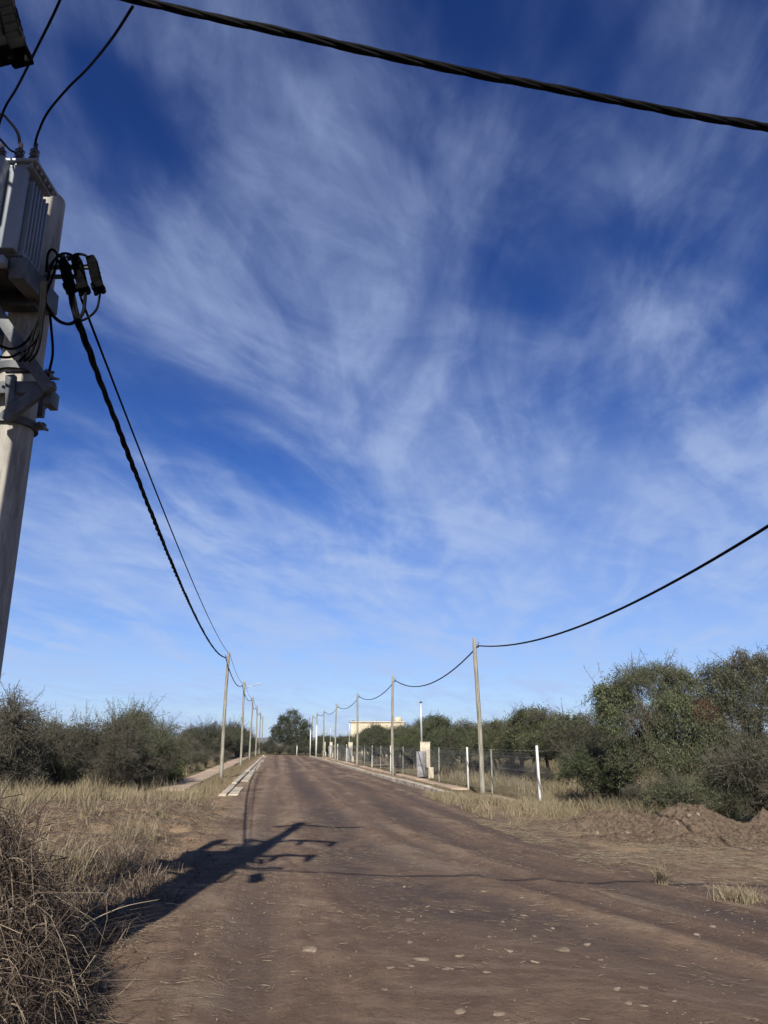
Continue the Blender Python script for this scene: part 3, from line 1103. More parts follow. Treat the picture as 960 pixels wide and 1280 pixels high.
for k, (a, b, c, d) in enumerate(((52, 50, 44, 34), (54, 52, 48, 40), (56, 54, 51, 46), (58, 55, 46, 30))):
    wire([(a, 352, 4.78), (b, 388, 4.74), (c, 410 + 4 * k, 4.72), (d, 440, 4.75), (d - 10, 452, 4.78)][:5 if k < 3 else 4], .010,
         ('first', 'second', 'third', 'fourth')[k] + ' black cable strapped down the concrete pole below the transformer')
wire([(-14, 424, 5.03), (0, 432, 5.03), (16, 436, 5.09), (34, 426, 5.14), (48, 402, 5.18)], .010, 'black cable bowing out left of the concrete pole')
wire([(-14, 440, 5.03), (0, 446, 5.03), (14, 446, 5.09), (26, 440, 5.14)], .010, 'lower black cable bowing out left of the concrete pole')


# ------------------------------------------------------------------ fence, posts, meter pillars, house
def fence():
    U = 6.42
    x0, y0 = W(U, 26.6)
    o = thing('fence', (x0, y0, gz(x0, y0)), 'long wire mesh fence with white posts right of the road', 'fence')
    white = [26.6, 36.5, 46.9, 57.4, 66.6, 76.3, 85.5, 94.7, 104.0]
    thin = [32.9, 42.3, 52.6, 62.0, 71.3, 80.9, 90.0, 99.4]

    def post(Y, kind, du=0.0, lean=0.0, h=1.78):
        x, y = W(U + du, Y)
        z = gz(x, y)
        mb = MB()
        w_ = .078 if kind == 'white' else .06
        V0 = np.array([x, y, z - .2]); V1 = np.array([x + lean, y, z + h])
        mb.bar(V0, V1, w_, w_, up=(0, 1, 0))
        mb.build('post', M['white_paint'] if kind == 'white' else M['post_grey'], o, bevel=.008)
    for k, Y in enumerate(white):
        post(Y, 'white', -.20 if k == 0 else 0, (-.02, -.02, 0, 0, .02, 0, 0, 0, 0)[k], 1.85 if k == 0 else 1.75)
    post(26.9, 'white', -.11, -.03, 1.70)
    for Y in thin:
        post(Y, 'thin', 0, .02, 1.70)
    ys = np.arange(26.6, 104, 1.0)
    line = np.array([[*W(U, y), gz(*W(U, y))] for y in ys])
    mb = MB()
    for h in (.12, .55, 1.0, 1.45, 1.68):
        mb.tube(line + np.array([0, 0, h]), .004, 4)
    # chain-link diagonals
    yy = np.arange(26.7, 102.5, .12)
    b0 = np.stack([W(U, yy)[0], yy, np.interp(yy, ys, line[:, 2]) + .10], -1)
    y1 = yy + 1.5
    b1 = np.stack([W(U, y1)[0], y1, np.interp(y1, ys, line[:, 2]) + 1.62], -1)
    mb.prisms(b0, b1, .0014, .0014, 3)
    c0 = b0.copy(); c1 = b1.copy()
    c0[:, 2] += 1.52; c1[:, 2] -= 1.52
    mb.prisms(c0, c1, .0014, .0014, 3)
    w_ = mb.build('wire_mesh', M['wire'], o)


fence()


def pillar(X, Y, label, k=1.0, mast_h=4.55, wide=1.0):
    z = gz(X, Y)
    o = thing('meter_pillar', (X, Y, z), label, 'meter pillar', 'electric meter pillars at the fence')
    mb = MB()
    mb.box((X + .62, Y, z + .30), (.46, .5, .72))
    mb.box((X + .40, Y + .02, z + 1.15), (.34, .44, 1.02))
    mb.box((X + .15, Y + .05, z + 1.93), (.86, .46, .56))
    mb.box((X + .15, Y + .05, z + 2.225), (.92, .52, .05))
    mb.build('pillar', M['cream'], o, bevel=.015)
    mb = MB()
    mb.box((X - .22, Y - .02, z + 1.17), (.80, .40, .96))
    mb.box((X - .22, Y - .02, z + .38), (.70, .36, .62))
    bx_ = mb.build('meter_box', M['meter_grey'], o, bevel=.015)
    mb = MB()
    mb.box((X - .22, Y - .235, z + 1.19), (.66, .03, .78))
    mb.box((X + .06, Y - .255, z + 1.15), (.03, .03, .12))
    mb.box((X - .22, Y - .215, z + .40), (.44, .03, .36))
    mb.build('door', M['dark_steel'] if k < 1 else M['meter_grey'], bx_, bevel=.008)
    mb = MB()
    mb.tube([(X - .14, Y + .1, z + 2.2), (X - .17, Y + .1, z + mast_h)], .085, 14)
    ms = mb.build('mast', M['mast'], o, True)
    mb = MB()
    mb.lathe([(.13, 0), (.13, .05), (.05, .10)], 14, (X - .17, Y + .1, z + mast_h))
    mb.build('mast_cap', M['dark_steel'], ms, True)
    o.scale = (wide, wide, .88)


pillar(2.28, 46.6, 'cream meter pillar with grey box and tall pale mast, nearest one', 1, 4.75, .66)
xp = W(6.6, 84)
pillar(xp[0], xp[1], 'second cream meter pillar from the camera, behind the third right pole', 1, 4.5, .5)
xp = W(6.5, 108)
pillar(xp[0] + .3, xp[1], 'third meter pillar far along the right fence', 1, 4.4, .42)
xp = W(6.7, 119)
pillar(xp[0], xp[1], 'farthest meter pillar at the end of the right fence', 1, 4.3, .42)


def white_pipe(px, py, Y, h, r, label):
    p = at(px, py, Y)
    z = gz(p[0], Y)
    o = thing('marker_post', (p[0], Y, z), label, 'post', 'thin posts near the far end of the road')
    mb = MB()
    mb.tube([(p[0], Y, z - .2), (p[0], Y, z + h)], r, 10)
    mb.build('shaft', M['white_paint'], o, True)
    mb = MB()
    mb.lathe([(r * 1.3, 0), (r * 1.3, .06), (r * .4, .12)], 10, (p[0], Y, z + h))
    mb.build('cap', M['mast'], o, True)


white_pipe(387.5, 945, 108, 3.4, .07, 'slim pale post left of the far right pole row')
white_pipe(395, 947, 106, 4.0, .11, 'stout white post at the far end of the right verge')
white_pipe(371, 943, 113, 1.2, .06, 'low white stake before the big far tree')


def house():
    Y = 112.0
    a, b = at(438, 930, Y)[0], at(506, 930, Y)[0]
    z = gz(a, Y)
    zt = at(470, 903, Y)[2]
    o = thing('house', ((a + b) / 2, Y, z), 'cream flat roofed house behind the trees right of the road', 'house')
    mb = MB()
    mb.box(((a + b) / 2, Y + 3, (z + zt) / 2), (b - a, 6, zt - z))
    w_ = mb.build('wall', M['wall_cream'], o, bevel=.02)
    mb = MB()
    mb.box(((a + b) / 2, Y + 3, zt + .06), (b - a + .3, 6.3, .16))
    mb.build('roof', M['wall_cream'], o, bevel=.02)
    mb = MB()
    mb.box((a + .35, Y + .5, zt + .0), (.5, .8, .5))
    mb.build('water_tank', M['dark_steel'], o, bevel=.06)
    mb = MB()
    mb.lathe([(.5, 0), (.55, .1), (.55, .5), (.4, .62), (.15, .68)], 16, (b - .9, Y + 1.5, zt + .12))
    mb.build('roof_tank', M['wall_cream'], o, True)
    for k in (0.3, .62):
        mb = MB()
        xx = a + (b - a) * k
        mb.box((xx, Y - .01, z + 1.7), (1.3, .06, 1.1))
        f = mb.build('window', M['white_paint'], o, bevel=.01)
        mb = MB()
        mb.box((xx, Y - .045, z + 1.7), (1.1, .03, .9))
        mb.build('pane', M['glass'], f)


house()

# ------------------------------------------------------------------ trees and bushes
def rdir(r, n):
    v = r.normal(size=(n, 3))
    return unit(v)


def grow(seed, clumps, trunk, leaf, twigs=60, leaves=8, twig_r=.012, L=.07, Wd=.03, droop=0.0, bare=0.0, spread=.10, spikes=0,
         spike_len=.6, up=.15, limb_r=.05, rust=None, stems=1):
    """trunk + limbs (one mesh) and crown (twigs and leaves, one mesh) around (0,0,0).
    clumps: (centre, radii); trunk: list of points; leaf: material"""
    r = np.random.default_rng(seed)
    tb, cb = MB(), MB()
    T0 = np.array(trunk, float)
    for k in range(stems):
        off = np.zeros(3) if stems == 1 else np.array([r.normal() * .15, r.normal() * .15, 0])
        P = smooth_pts(T0 + off * np.array([1, 1, 0]), 5)
        tb.tube(P, np.linspace(limb_r * 1.6, limb_r, len(P)), 9)
    P0s, P1s, Rs = [], [], []
    LC, LA, LT, LS = [], [], [], []
    for ci, (c, rad) in enumerate(clumps):
        c, rad = np.array(c, float), np.array(rad, float)
        base = T0[-1] * .7 + T0[-2] * .3 if r.random() < .6 else T0[-1]
        mid = base * .5 + c * .5 + r.normal(size=3) * .12
        mid[2] -= .1
        tb.tube(smooth_pts([base, mid, c], 5), np.linspace(limb_r * .75, limb_r * .22, 11), 6)
        cs = r.uniform(.65, 1.2)
        cbare = bare if r.random() < .7 else min(.85, bare + .5)
        n = int(twigs * (rad[0] * rad[1] * rad[2]) ** (1 / 3) / .6)
        d = rdir(r, n)
        d[:, 2] += up
        d = unit(d)
        rr = r.uniform(.5, 1.08, n) ** .7
        wob = 1 + .25 * (vnoise(d[:, 0] * 2.2 + seed, d[:, 1] * 2.2 + d[:, 2] * 1.7, seed) - .5) * 2
        end = c + d * rad * (rr * wob)[:, None]
        st = c + d * rad * (rr * .30)[:, None] + r.normal(size=(n, 3)) * .06
        md = st * .5 + end * .5 + r.normal(size=(n, 3)) * .05 * np.linalg.norm(rad) + np.array([0, 0, .10 * rad[2]])
        if droop:
            end[:, 2] -= droop * r.uniform(.3, 1.0, n) * rad[2] * .7
        P0s += [st, md]; P1s += [md, end]
        Rs += [np.full(n, twig_r), np.full(n, twig_r * .55)]
        # side twiglets
        m2 = n * 2
        src = r.integers(0, n, m2)
        tt = r.uniform(.2, 1, m2)[:, None]
        s0 = md[src] * (1 - tt) + end[src] * tt
        s1 = s0 + rdir(r, m2) * r.uniform(.5, 1.3, (m2, 1)) * spread * 2.2 + np.array([0, 0, -droop * .15])
        P0s.append(s0); P1s.append(s1); Rs.append(np.full(m2, twig_r * .45))
        # leaves along twigs and twiglets
        lit = r.random(n) > cbare
        lt = int(leaves)
        for (a_, b_, keep, num) in ((md, end, lit, lt), (s0, s1, lit[src], max(2, lt // 2))):
            a_, b_ = a_[keep], b_[keep]
            k = len(a_)
            if k == 0:
                continue
            t = r.uniform(.05, 1.08, (k, num))
            pos = a_[:, None] * (1 - t[..., None]) + b_[:, None] * t[..., None] + r.normal(size=(k, num, 3)) * spread * .5
            ax_ = unit((b_ - a_))[:, None] * .8 + r.normal(size=(k, num, 3)) * .8 + np.array([0, 0, -droop * 1.2])
            tn = np.clip(r.normal(.45, .16, (k, 1)) + r.normal(0, .16, (k, num)), 0, 1)
            LC.append(pos.reshape(-1, 3)); LA.append(unit(ax_).reshape(-1, 3)); LT.append(np.clip(tn + r.normal(0, .10), 0, 1).ravel()); LS.append(np.full(tn.size, cs))
        # long shoots that break the outline
        if spikes:
            ns = max(1, int(spikes * rad[0]))
            dd = rdir(r, ns)
            dd[:, 2] = np.abs(dd[:, 2]) + .5
            dd = unit(dd)
            q0 = c + dd * rad * .7
            q1 = q0 + unit(dd + r.normal(size=(ns, 3)) * .3) * r.uniform(.5, 1.2, (ns, 1)) * spike_len
            P0s.append(q0); P1s.append(q1); Rs.append(np.full(ns, twig_r * .8))
            num = 10
            t = r.uniform(0, 1, (ns, num))
            pos = q0[:, None] * (1 - t[..., None]) + q1[:, None] * t[..., None] + r.normal(size=(ns, num, 3)) * .05
            LC.append(pos.reshape(-1, 3)); LA.append(rdir(r, ns * num)); LT.append(r.uniform(.3, .9, ns * num)); LS.append(np.full(ns * num, .8))
            k2 = np.repeat(np.arange(ns), 3)
            tq = r.uniform(.3, .9, len(k2))[:, None]
            b0 = q0[k2] * (1 - tq) + q1[k2] * tq
            P0s.append(b0); P1s.append(b0 + rdir(r, len(k2)) * .18); Rs.append(np.full(len(k2), twig_r * .5))
    P0s, P1s, Rs = np.concatenate(P0s), np.concatenate(P1s), np.concatenate(Rs)
    cb.prisms(P0s, P1s, Rs, Rs * .55, 3, 0)
    if LC:
        C, A, Tn = np.concatenate(LC), np.concatenate(LA), np.concatenate(LT)
        # keep foliage above the soil
        ok = C[:, 2] > .05
        S_ = np.concatenate(LS)[ok]
        C, A, Tn = C[ok], A[ok], Tn[ok]
        N = unit(np.cross(A, rdir(r, len(A))))
        sz = r.uniform(.6, 1.4, len(C)) * S_
        if rust is not None:
            isr = (((C - np.array(rust[0])) / np.array(rust[1])) ** 2).sum(1) < r.uniform(.5, 1.35, len(C))
            cb.leaves(C[isr], A[isr], N[isr], L * sz[isr], Wd * sz[isr], 2, Tn[isr])
            C, A, N, sz, Tn = C[~isr], A[~isr], N[~isr], sz[~isr], Tn[~isr]
        cb.leaves(C, A, N, L * sz, Wd * sz, 1, Tn)
    return tb, cb, leaf


def plant(name, spec, loc, label, cat, group=None, rz=0.0, scale=1.0):
    tb, cb, leaf = spec
    o = thing(name, (0, 0, 0), label, cat, group)
    tb.build('trunk', M['bark'], o, True)
    cb.build('crown', [M['twig'], leaf, M['leaf_rust']], o)
    place(o, loc, rz, scale)
    return o


def place(o, loc, rz, scale):
    o.location = (loc[0], loc[1], gz(loc[0], loc[1]) - .03)
    o.rotation_euler = (0, 0, rz)
    o.scale = (scale,) * 3 if np.ndim(scale) == 0 else scale


def clumps_dome(seed, n, R_, H, low=.35, rad=(.55, .9), zmin=.3, asym=.3):
    """clump centres filling a dome of radius R_ and height H"""
    r = np.random.default_rng(seed)
    out = []
    for k in range(n):
        a = r.uniform(0, 2 * math.pi)
        q = math.sqrt(r.random()) * (R_ - .4)
        top = H * math.sqrt(max(.08, 1 - (q / R_) ** 2)) * r.uniform(1 - asym, 1.0)
        z = r.uniform(low * H, max(low * H + .1, top - .4)) if r.random() < .6 else top - .45
        z = max(z, zmin)
        s = r.uniform(*rad)
        out.append(((math.cos(a) * q, math.sin(a) * q, z), (s * r.uniform(.9, 1.3), s * r.uniform(.9, 1.3), s * r.uniform(.65, .95))))
    return out


protos = {}


def proto(key, f):
    if key not in protos:
        protos[key] = {'spec': f(), 'obj': None}
    return protos[key]


def put(key, f, name, loc, rz, scale, label, cat, group=None):
    p = proto(key, f)
    if p['obj'] is None:
        p['obj'] = plant(name, p['spec'], loc, label, cat, group, rz, scale)
        return p['obj']
    c = copy_tree(p['obj'])
    c.name = name
    place(c, loc, rz, scale)
    for k in ('label', 'category', 'group'):
        if k in c: del c[k]
    return tag(c, label, cat, group)


def thorn(seed):          # grey, twiggy thorn bush with few leaves
    return lambda: grow(seed, clumps_dome(seed, 13, 1.7, 2.9, .15, (.55, .85), .35), [(0, 0, -.1), (.05, 0, .3), (0, .05, .6)], M['leaf_grey'],
                        110, 6, .011, .055, .022, 0, .22, .13, 9, 1.0, .25, .045, stems=4)


def greenbush(seed, leaf='leaf_green', H=2.9, R_=1.6, spikes=3, bare=.05):
    return lambda: grow(seed, clumps_dome(seed, 14, R_, H, .12, (.55, .85), .35), [(0, 0, -.1), (.05, 0, .35), (0, .05, .7)], M[leaf],
                        95, 11, .010, .065, .030, 0, bare, .12, spikes * 2, .8, .2, .045, stems=3)


def smalltree(seed, leaf='leaf_olive'):   # low tree with bare trunk and wide round crown
    r = np.random.default_rng(seed)
    tr = [(0, 0, -.1), (r.normal() * .08, r.normal() * .08, .6), (r.normal() * .15, r.normal() * .15, 1.15)]
    return lambda: grow(seed, clumps_dome(seed, 13, 1.75, 3.4, .42, (.55, .85), 1.35), tr, M[leaf],
                        95, 10, .010, .080, .034, .12, .04, .13, 3, .8, .2, .06, stems=2)


def bigtree(seed, cl, leaf='leaf_weep', droop=.55, rust=None, tw=110, lv=14):
    return lambda: grow(seed, cl, [(0, 0, -.1), (.1, .05, .7), (.0, .1, 1.5)], M[leaf], tw, int(lv * 1.5), .012, .072, .020, droop, .06, .14, 6, .7, .3, .09, rust=rust, stems=2)


# --- right: the two big drooping trees behind the soil heaps
big1 = [((-1.35, 0, 3.35), (.85, .9, .62)), ((-.7, -.3, 3.7), (.9, .9, .70)), ((.2, 0, 3.95), (.95, 1.0, .62)), ((.95, .2, 3.7), (.9, 1, .7)),
        ((-1.5, -.2, 2.75), (.55, .7, .55)), ((-.8, -.7, 2.55), (.95, .9, .85)), ((.3, -.8, 2.9), (1.0, .9, .9)), ((1.2, -.4, 2.6), (.9, .9, .9)),
        ((-.4, -.7, 1.55), (.9, .9, .8)), ((.7, -.6, 1.5), (1.0, .9, .8)), ((-1.1, 0, 1.5), (.7, .8, .7)), ((1.7, 0, 1.9), (.8, .8, .9)), ((.1, .4, 2.2), (1.0, .8, .9))]
big2 = [((-.9, -.2, 3.55), (.85, .9, .8)), ((-.1, 0, 4.05), (.95, .9, .75)), ((.8, .1, 3.9), (1.0, .9, .8)), ((1.7, 0, 3.5), (1.0, .9, .8)),
        ((-.9, -.5, 2.6), (.9, .8, .9)), ((.2, -.7, 2.9), (1.0, .9, .9)), ((1.3, -.6, 2.6), (1.0, .9, .9)), ((-.2, -.6, 1.6), (1.0, .9, .9)),
        ((1.0, -.7, 1.5), (1.0, .9, .9)), ((2.2, -.3, 2.2), (1.0, .9, 1.0))]
put('big1', bigtree(101, big1, tw=125, rust=((1.15, -.9, 2.95), (.62, .9, .42))), 'broad_tree', (8.8, 25.6), 0, 1.02,
    'broad drooping tree with a rust brown patch behind the soil heaps', 'tree')
put('big2', bigtree(102, big2, tw=125), 'broad_tree', (11.9, 25.8), 0.0, 1.05, 'broad drooping tree at the right edge behind the soil heaps', 'tree')
# bushes at their feet
put('thornA', thorn(11), 'bush', (9.6, 21.0), .4, .85, 'grey leafless thorn bush before the two big trees', 'bush')
put('gbA', greenbush(21, 'leaf_green', 2.6, 1.5), 'bush', (11.0, 20.6), 1.2, .85, 'olive green bush at the right edge beside the soil heap', 'bush')
put('gbB', greenbush(22, 'leaf_weep', 2.4, 1.5), 'bush', (7.75, 21.0), 2.0, .60, 'rounded green bush directly behind the middle soil heap', 'bush')
put('gbC', greenbush(23, 'leaf_dark', 2.5, 1.5), 'bush', (8.8, 21.2), .3, .60, 'dark bush filling the gap between two soil heaps', 'bush')
put('gbC', None, 'bush', (6.9, 27.0), 3.0, .85, 'dark green bush left of the big drooping trees', 'bush')
put('thornA', None, 'bush', (6.9, 21.6), 2.1, .42, 'thin grey thorn bush left of the rounded green bush', 'bush')

# --- right: orchard-like small trees behind the fence
small_specs = [('st%d' % k, smalltree(40 + k, ('leaf_olive', 'leaf_dark', 'leaf_green', 'leaf_olive')[k])) for k in range(4)]
rt = np.random.default_rng(5)
pos = [(690, 40, 1.0), (722, 39, .92), (655, 42, .95), (622, 46, .98), (590, 52, 1.0), (566, 50, .9), (548, 60, 1.02), (520, 62, .98), (505, 72, 1.0), (487, 66, .86),
       (470, 76, .9), (640, 58, 1.08), (700, 55, 1.12), (575, 66, 1.05), (538, 78, 1.1), (750, 44, 1.0), (458, 92, .85), (492, 86, .95), (668, 50, 1.0), (612, 62, 1.05), (448, 97, .80), (478, 84, 1.22), (463, 88, .85), (438, 104, .80), (500, 66, .95), (428, 110, .85), (412, 121, .8), (456, 103, .9), (443, 108, .85)]
lab_small = ['spiky small tree with bare trunks right of the white corner post', 'small dark tree between the corner post and the big trees',
             'round crowned small tree just left of the white corner post', 'small olive tree behind the nearest right pole',
             'olive tree behind the fence between pole and meter pillar', 'low olive tree right beside the nearest meter pillar']
for k, (px, Y, s_) in enumerate(pos):
    X = at(px, 940, Y)[0]
    key, f = small_specs[k % 4]
    lab = lab_small[k] if k < len(lab_small) else ('small dark green tree in the far grove, left of the nearest meter pillar' if px < 525 else 'small tree in the back row of the grove, right of the nearest meter pillar')
    put(key, f, 'small_tree', (X, Y), k * 1.7, (s_ * 1.12, s_ * 1.12, s_ * rt.uniform(1.08, 1.24)), lab, 'tree', 'grove behind the right fence')

# undergrowth behind the fence
for k, (px, Y, s_, key) in enumerate([(600, 50, .42, 'thornB'), (640, 43, .40, 'thornB'), (560, 58, .5, 'gbC'), (678, 37, .36, 'thornB'), (512, 70, .5, 'gbC'), (540, 56, .42, 'thornB'), (470, 84, .55, 'gbC'), (495, 78, .5, 'thornB')]):
    X = at(px, 940, Y)[0]
    put(key, thorn(12), 'shrub', (X, Y), k * 2.1, s_, 'low grey shrub in the undergrowth behind the right fence', 'shrub', 'undergrowth behind the right fence')

# --- left: thorn thicket
lp = [  # px at ground, Y, scale, kind, label
    (198, 34, .82, 'gbD', 'bright green bush at the right end of the left thicket'),
    (162, 31, 1.06, 'gbE', 'tall dark bush with bare shoots on top in the left thicket'),
    (124, 29.5, .98, 'thornA', 'grey thorn bush left of the tall dark bush'),
    (95, 28.5, .90, 'gbF', 'green and grey bush in the middle of the left thicket'),
    (52, 27.5, .84, 'thornB', 'grey thorn bush near the left edge of the thicket'),
    (10, 26.0, .80, 'gbD', 'olive bush at the left edge of the thicket'),
    (-30, 24.0, 1.15, 'thornC', 'pale bare bush cut off by the left edge of the picture'),
    (142, 28.6, .62, 'thornB', 'low grey thorn bush before the tall dark bush'),
    (70, 27.2, .50, 'gbD', 'low green bush fronting the left thicket'),
    (188, 31.5, .55, 'thornC', 'low dark thorn bush beside the pale path'),
    (172, 35, 1.12, 'gbD', 'green bush rising behind the tall dark bush'),
    (60, 33, 1.0, 'gbE', 'darker bush rising behind the left half of the thicket'),
    (30, 31, .62, 'gbF', 'low grey green bush behind the olive bush'),
]
kinds = {'gbD': greenbush(31, 'leaf_green', 2.9, 1.7, 4, .1), 'gbE': greenbush(32, 'leaf_dark', 3.0, 1.6, 7, .2), 'gbF': greenbush(33, 'leaf_grey', 2.8, 1.6, 5, .2),
         'thornA': None, 'thornB': None, 'thornC': thorn(13)}
for k, (px, Y, s_, key, lab) in enumerate(lp):
    X = at(px, 940, Y)[0]
    put(key, kinds[key], 'bush', (X, Y), k * 1.3, (s_, s_, s_ * 1.05), lab, 'bush', 'thorn thicket left of the road')
# along the left side further on
for k, (px, Y, s_, key) in enumerate([(226, 47, .42, 'thornC'), (238, 50, .50, 'gbF'), (215, 52, .8, 'thornA'), (250, 56, .42, 'thornB'), (232, 62, .78, 'thornC'), (258, 66, .5, 'gbF'),
                                      (248, 78, 1.2, 'gbC'), (264, 84, 1.5, 'gbE'), (276, 90, 1.6, 'gbC'), (287, 96, 1.6, 'gbE'), (297, 104, 1.55, 'gbC'), (306, 112, 1.35, 'gbE'), (236, 86, 1.25, 'gbD'),
                                      (280, 74, .40, 'thornC'), (272, 64, .32, 'thornB'), (300, 92, .4, 'gbF'), (314, 118, .9, 'gbC')]):
    X = at(px, 940, Y)[0]
    put(key, kinds.get(key), 'bush', (X, Y), k * 1.9, s_, 'dark tall bush in the far treeline behind the left poles' if s_ > .6 else 'low dry scrub bush beside the pale path left of the poles', 'bush',
        'far treeline behind the left poles' if s_ > .6 else 'low scrub along the left path')

# --- far end of the road
far1 = [((-1.9, 0, 3.2), (1.1, 1, 1.0)), ((-.8, 0, 4.6), (1.3, 1.2, 1.1)), ((.3, 0, 5.6), (1.2, 1.2, .95)), ((1.4, 0, 4.7), (1.1, 1.1, 1.0)), ((2.2, 0, 3.6), (1.1, 1, 1.1)),
        ((-2.2, -.2, 2.0), (1.0, 1, .9)), ((-.6, -.8, 2.6), (1.4, 1.1, 1.2)), ((.9, -.8, 2.7), (1.4, 1.1, 1.2)), ((2.4, -.2, 2.1), (1.1, 1, 1.0)), ((.2, -.8, 4.0), (1.4, 1.1, 1.1)), ((0, -.7, 1.3), (1.6, 1, .9))]
put('far1', lambda: grow(201, far1, [(0, 0, -.1), (.1, 0, 1.0), (0, 0, 2.2)], M['leaf_dark'], 60, 11, .02, .16, .075, .1, .02, .2, 1, .6, .2, .14), 'round_tree',
    (at(361, 940, 117)[0], 117), 0, 1.0, 'big round dark tree at the far end of the road', 'tree')
for k, (px, Y, s_, key) in enumerate([(342, 116, .55, 'gbC'), (350, 114, .5, 'gbE'), (372, 115, .6, 'gbC'), (382, 116, .9, 'gbE'), (392, 117, .95, 'gbC'), (335, 122, .8, 'gbE'),
                                      (404, 122, 1.1, 'gbD'), (416, 126, 1.2, 'gbC'), (428, 124, 1.15, 'gbE'), (440, 122, 1.1, 'gbD'), (328, 130, .8, 'gbC'), (361, 113, .45, 'gbD'), (456, 118, 1.1, 'gbC')]):
    X = at(px, 940, Y)[0]
    put(key, kinds.get(key), 'bush', (X, Y), k * 2.3, s_, 'dark bush in the hedge across the far end of the road', 'bush', 'hedge at the far end of the road')


# ------------------------------------------------------------------ soil heaps
HEAPS = []


def heap_z(hp, x, y, base):
    X, Y, rx, ry, h, seed = hp
    A_ = np.arctan2((y - Y) / ry, (x - X) / rx)
    wob = 1 + .55 * (fbm(np.cos(A_) * 1.5 + seed, np.sin(A_) * 1.5, seed) - .5) * 2
    Q = np.clip(np.hypot((x - X) / rx, (y - Y) / ry) / wob, 0, 1)
    prof = (1 - Q ** 1.5) ** 1.2
    z = h * prof * (.62 + .76 * fbm(x * 1.7, y * 1.7, seed + 3)) + prof ** .35 * (.26 * (fbm(x * 3.2, y * 3.2, seed + 5) - .5) + .13 * (fbm(x * 9, y * 9, seed + 8) - .5) + .09 * (fbm(x * 21, y * 21, seed + 9) - .5))
    return base + z - .06 * Q ** 6 - .02


def top_z(x, y):
    b = height(x, y)
    t = b
    for hp in HEAPS:
        ins = np.hypot((x - hp[0]) / hp[2], (y - hp[1]) / hp[3]) < 1.5
        t = np.where(ins, np.maximum(t, heap_z(hp, x, y, b)), t)
    return t


def heap(X, Y, rx, ry, h, seed, label, rz=0.0):
    HEAPS.append((X, Y, rx, ry, h, seed))
    n, m = 190, 70
    a = np.linspace(0, 2 * math.pi, n, endpoint=False)
    q = np.linspace(0, 1, m)[1:] ** .9
    A_, Q = np.meshgrid(a, q)
    wob = 1 + .55 * (fbm(np.cos(A_) * 1.5 + seed, np.sin(A_) * 1.5, seed) - .5) * 2
    x, y = np.cos(A_) * Q * rx * wob, np.sin(A_) * Q * ry * wob
    x, y = x + X, y + Y
    z = heap_z(HEAPS[-1], x, y, height(x, y))
    top = np.array([[X, Y, float(heap_z(HEAPS[-1], np.array(X), np.array(Y), height(X, Y)))]])
    V = np.concatenate([top, np.stack([x, y, z], -1).reshape(-1, 3)])
    F = [np.array([[0, 1 + j, 1 + (j + 1) % n] for j in range(n)])]
    i, j = np.meshgrid(np.arange(m - 2), np.arange(n), indexing='ij')
    p = 1 + i * n + j; q_ = 1 + i * n + (j + 1) % n
    F.append(np.stack([p, p + n, q_ + n, q_], -1).reshape(-1, 4))
    mb = MB()
    mb.add(V, F)
    o = mb.build('soil_heap', M['mound'], smooth=True)
    return tag(o, label, 'soil heap', 'heaps of dug soil right of the road')


for (px, Y, rx, ry, h, sd, lab) in ((770, 18.9, 1.45, 1.1, .52, 1, 'left soil heap with dry grass beside it, lowest of the three'),
                                    (862, 18.4, 1.55, 1.2, .62, 2, 'broad reddish soil heap in the middle of three'),
                                    (985, 17.9, 1.55, 1.3, .66, 3, 'reddish soil heap at the right edge of the picture')):
    heap(at(px, 1000, Y)[0], Y, rx, ry, h, sd, lab)
heap(4.9, 19.9, 1.7, .7, .20, 9, 'low soil spill reaching from the heaps towards the white post')
heap(7.3, 17.0, 3.4, 1.0, .16, 7, 'long low spill of soil in front of the three heaps')


# ------------------------------------------------------------------ grass, litter, brush
def blades(mb, X, Y, h, w, lean, r, mat=0, tint=None, zoff=0.0, curl=.5):
    """bent grass blades: two quads each"""
    n = len(X)
    z = height(X, Y) + zoff - .01
    B = np.stack([X, Y, z], -1)
    a = r.uniform(0, 2 * math.pi, n)
    d = np.stack([np.cos(a), np.sin(a), np.zeros(n)], -1)
    side = np.stack([-np.sin(a), np.cos(a), np.zeros(n)], -1)
    fa = r.uniform(0, math.pi, n)
    side = np.cos(fa)[:, None] * side + np.sin(fa)[:, None] * d
    ln = (lean * r.uniform(.2, 1.6, n))[:, None]
    h = np.broadcast_to(h, (n,))[:, None]; w = np.broadcast_to(w, (n,))[:, None]
    upv = np.array([0, 0, 1.])
    Mi = B + upv * h * .55 + d * h * ln * .4
    Tp = B + upv * h * (1 - .3 * ln) + d * h * ln * (1 + curl * r.uniform(0, 1, (n, 1)))
    V = np.stack([B - side * w / 2, B + side * w / 2, Mi + side * w * .4, Mi - side * w * .4, Tp + side * w * .1, Tp - side * w * .1], 1).reshape(-1, 3)
    k = np.arange(n)[:, None] * 6
    F = np.concatenate([k + np.array([[0, 1, 2, 3]]), k + np.array([[3, 2, 4, 5]])])
    t = r.uniform(0, 1, n) if tint is None else tint
    mb.add(V, F, mat, np.repeat(t, 6))


def lying(mb, X, Y, L, w, r, tint, zoff=.006):
    n = len(X)
    a = r.uniform(0, math.pi, n)
    d = np.stack([np.cos(a), np.sin(a)], -1) * (np.broadcast_to(L, (n,)) / 2)[:, None]
    P0 = np.stack([X - d[:, 0], Y - d[:, 1], top_z(X - d[:, 0], Y - d[:, 1]) + zoff + r.uniform(0, .008, n)], -1)
    P1 = np.stack([X + d[:, 0], Y + d[:, 1], top_z(X + d[:, 0], Y + d[:, 1]) + zoff + r.uniform(0, .012, n)], -1)
    mb.prisms(P0, P1, w / 2, w / 3, 3, 0, tint)


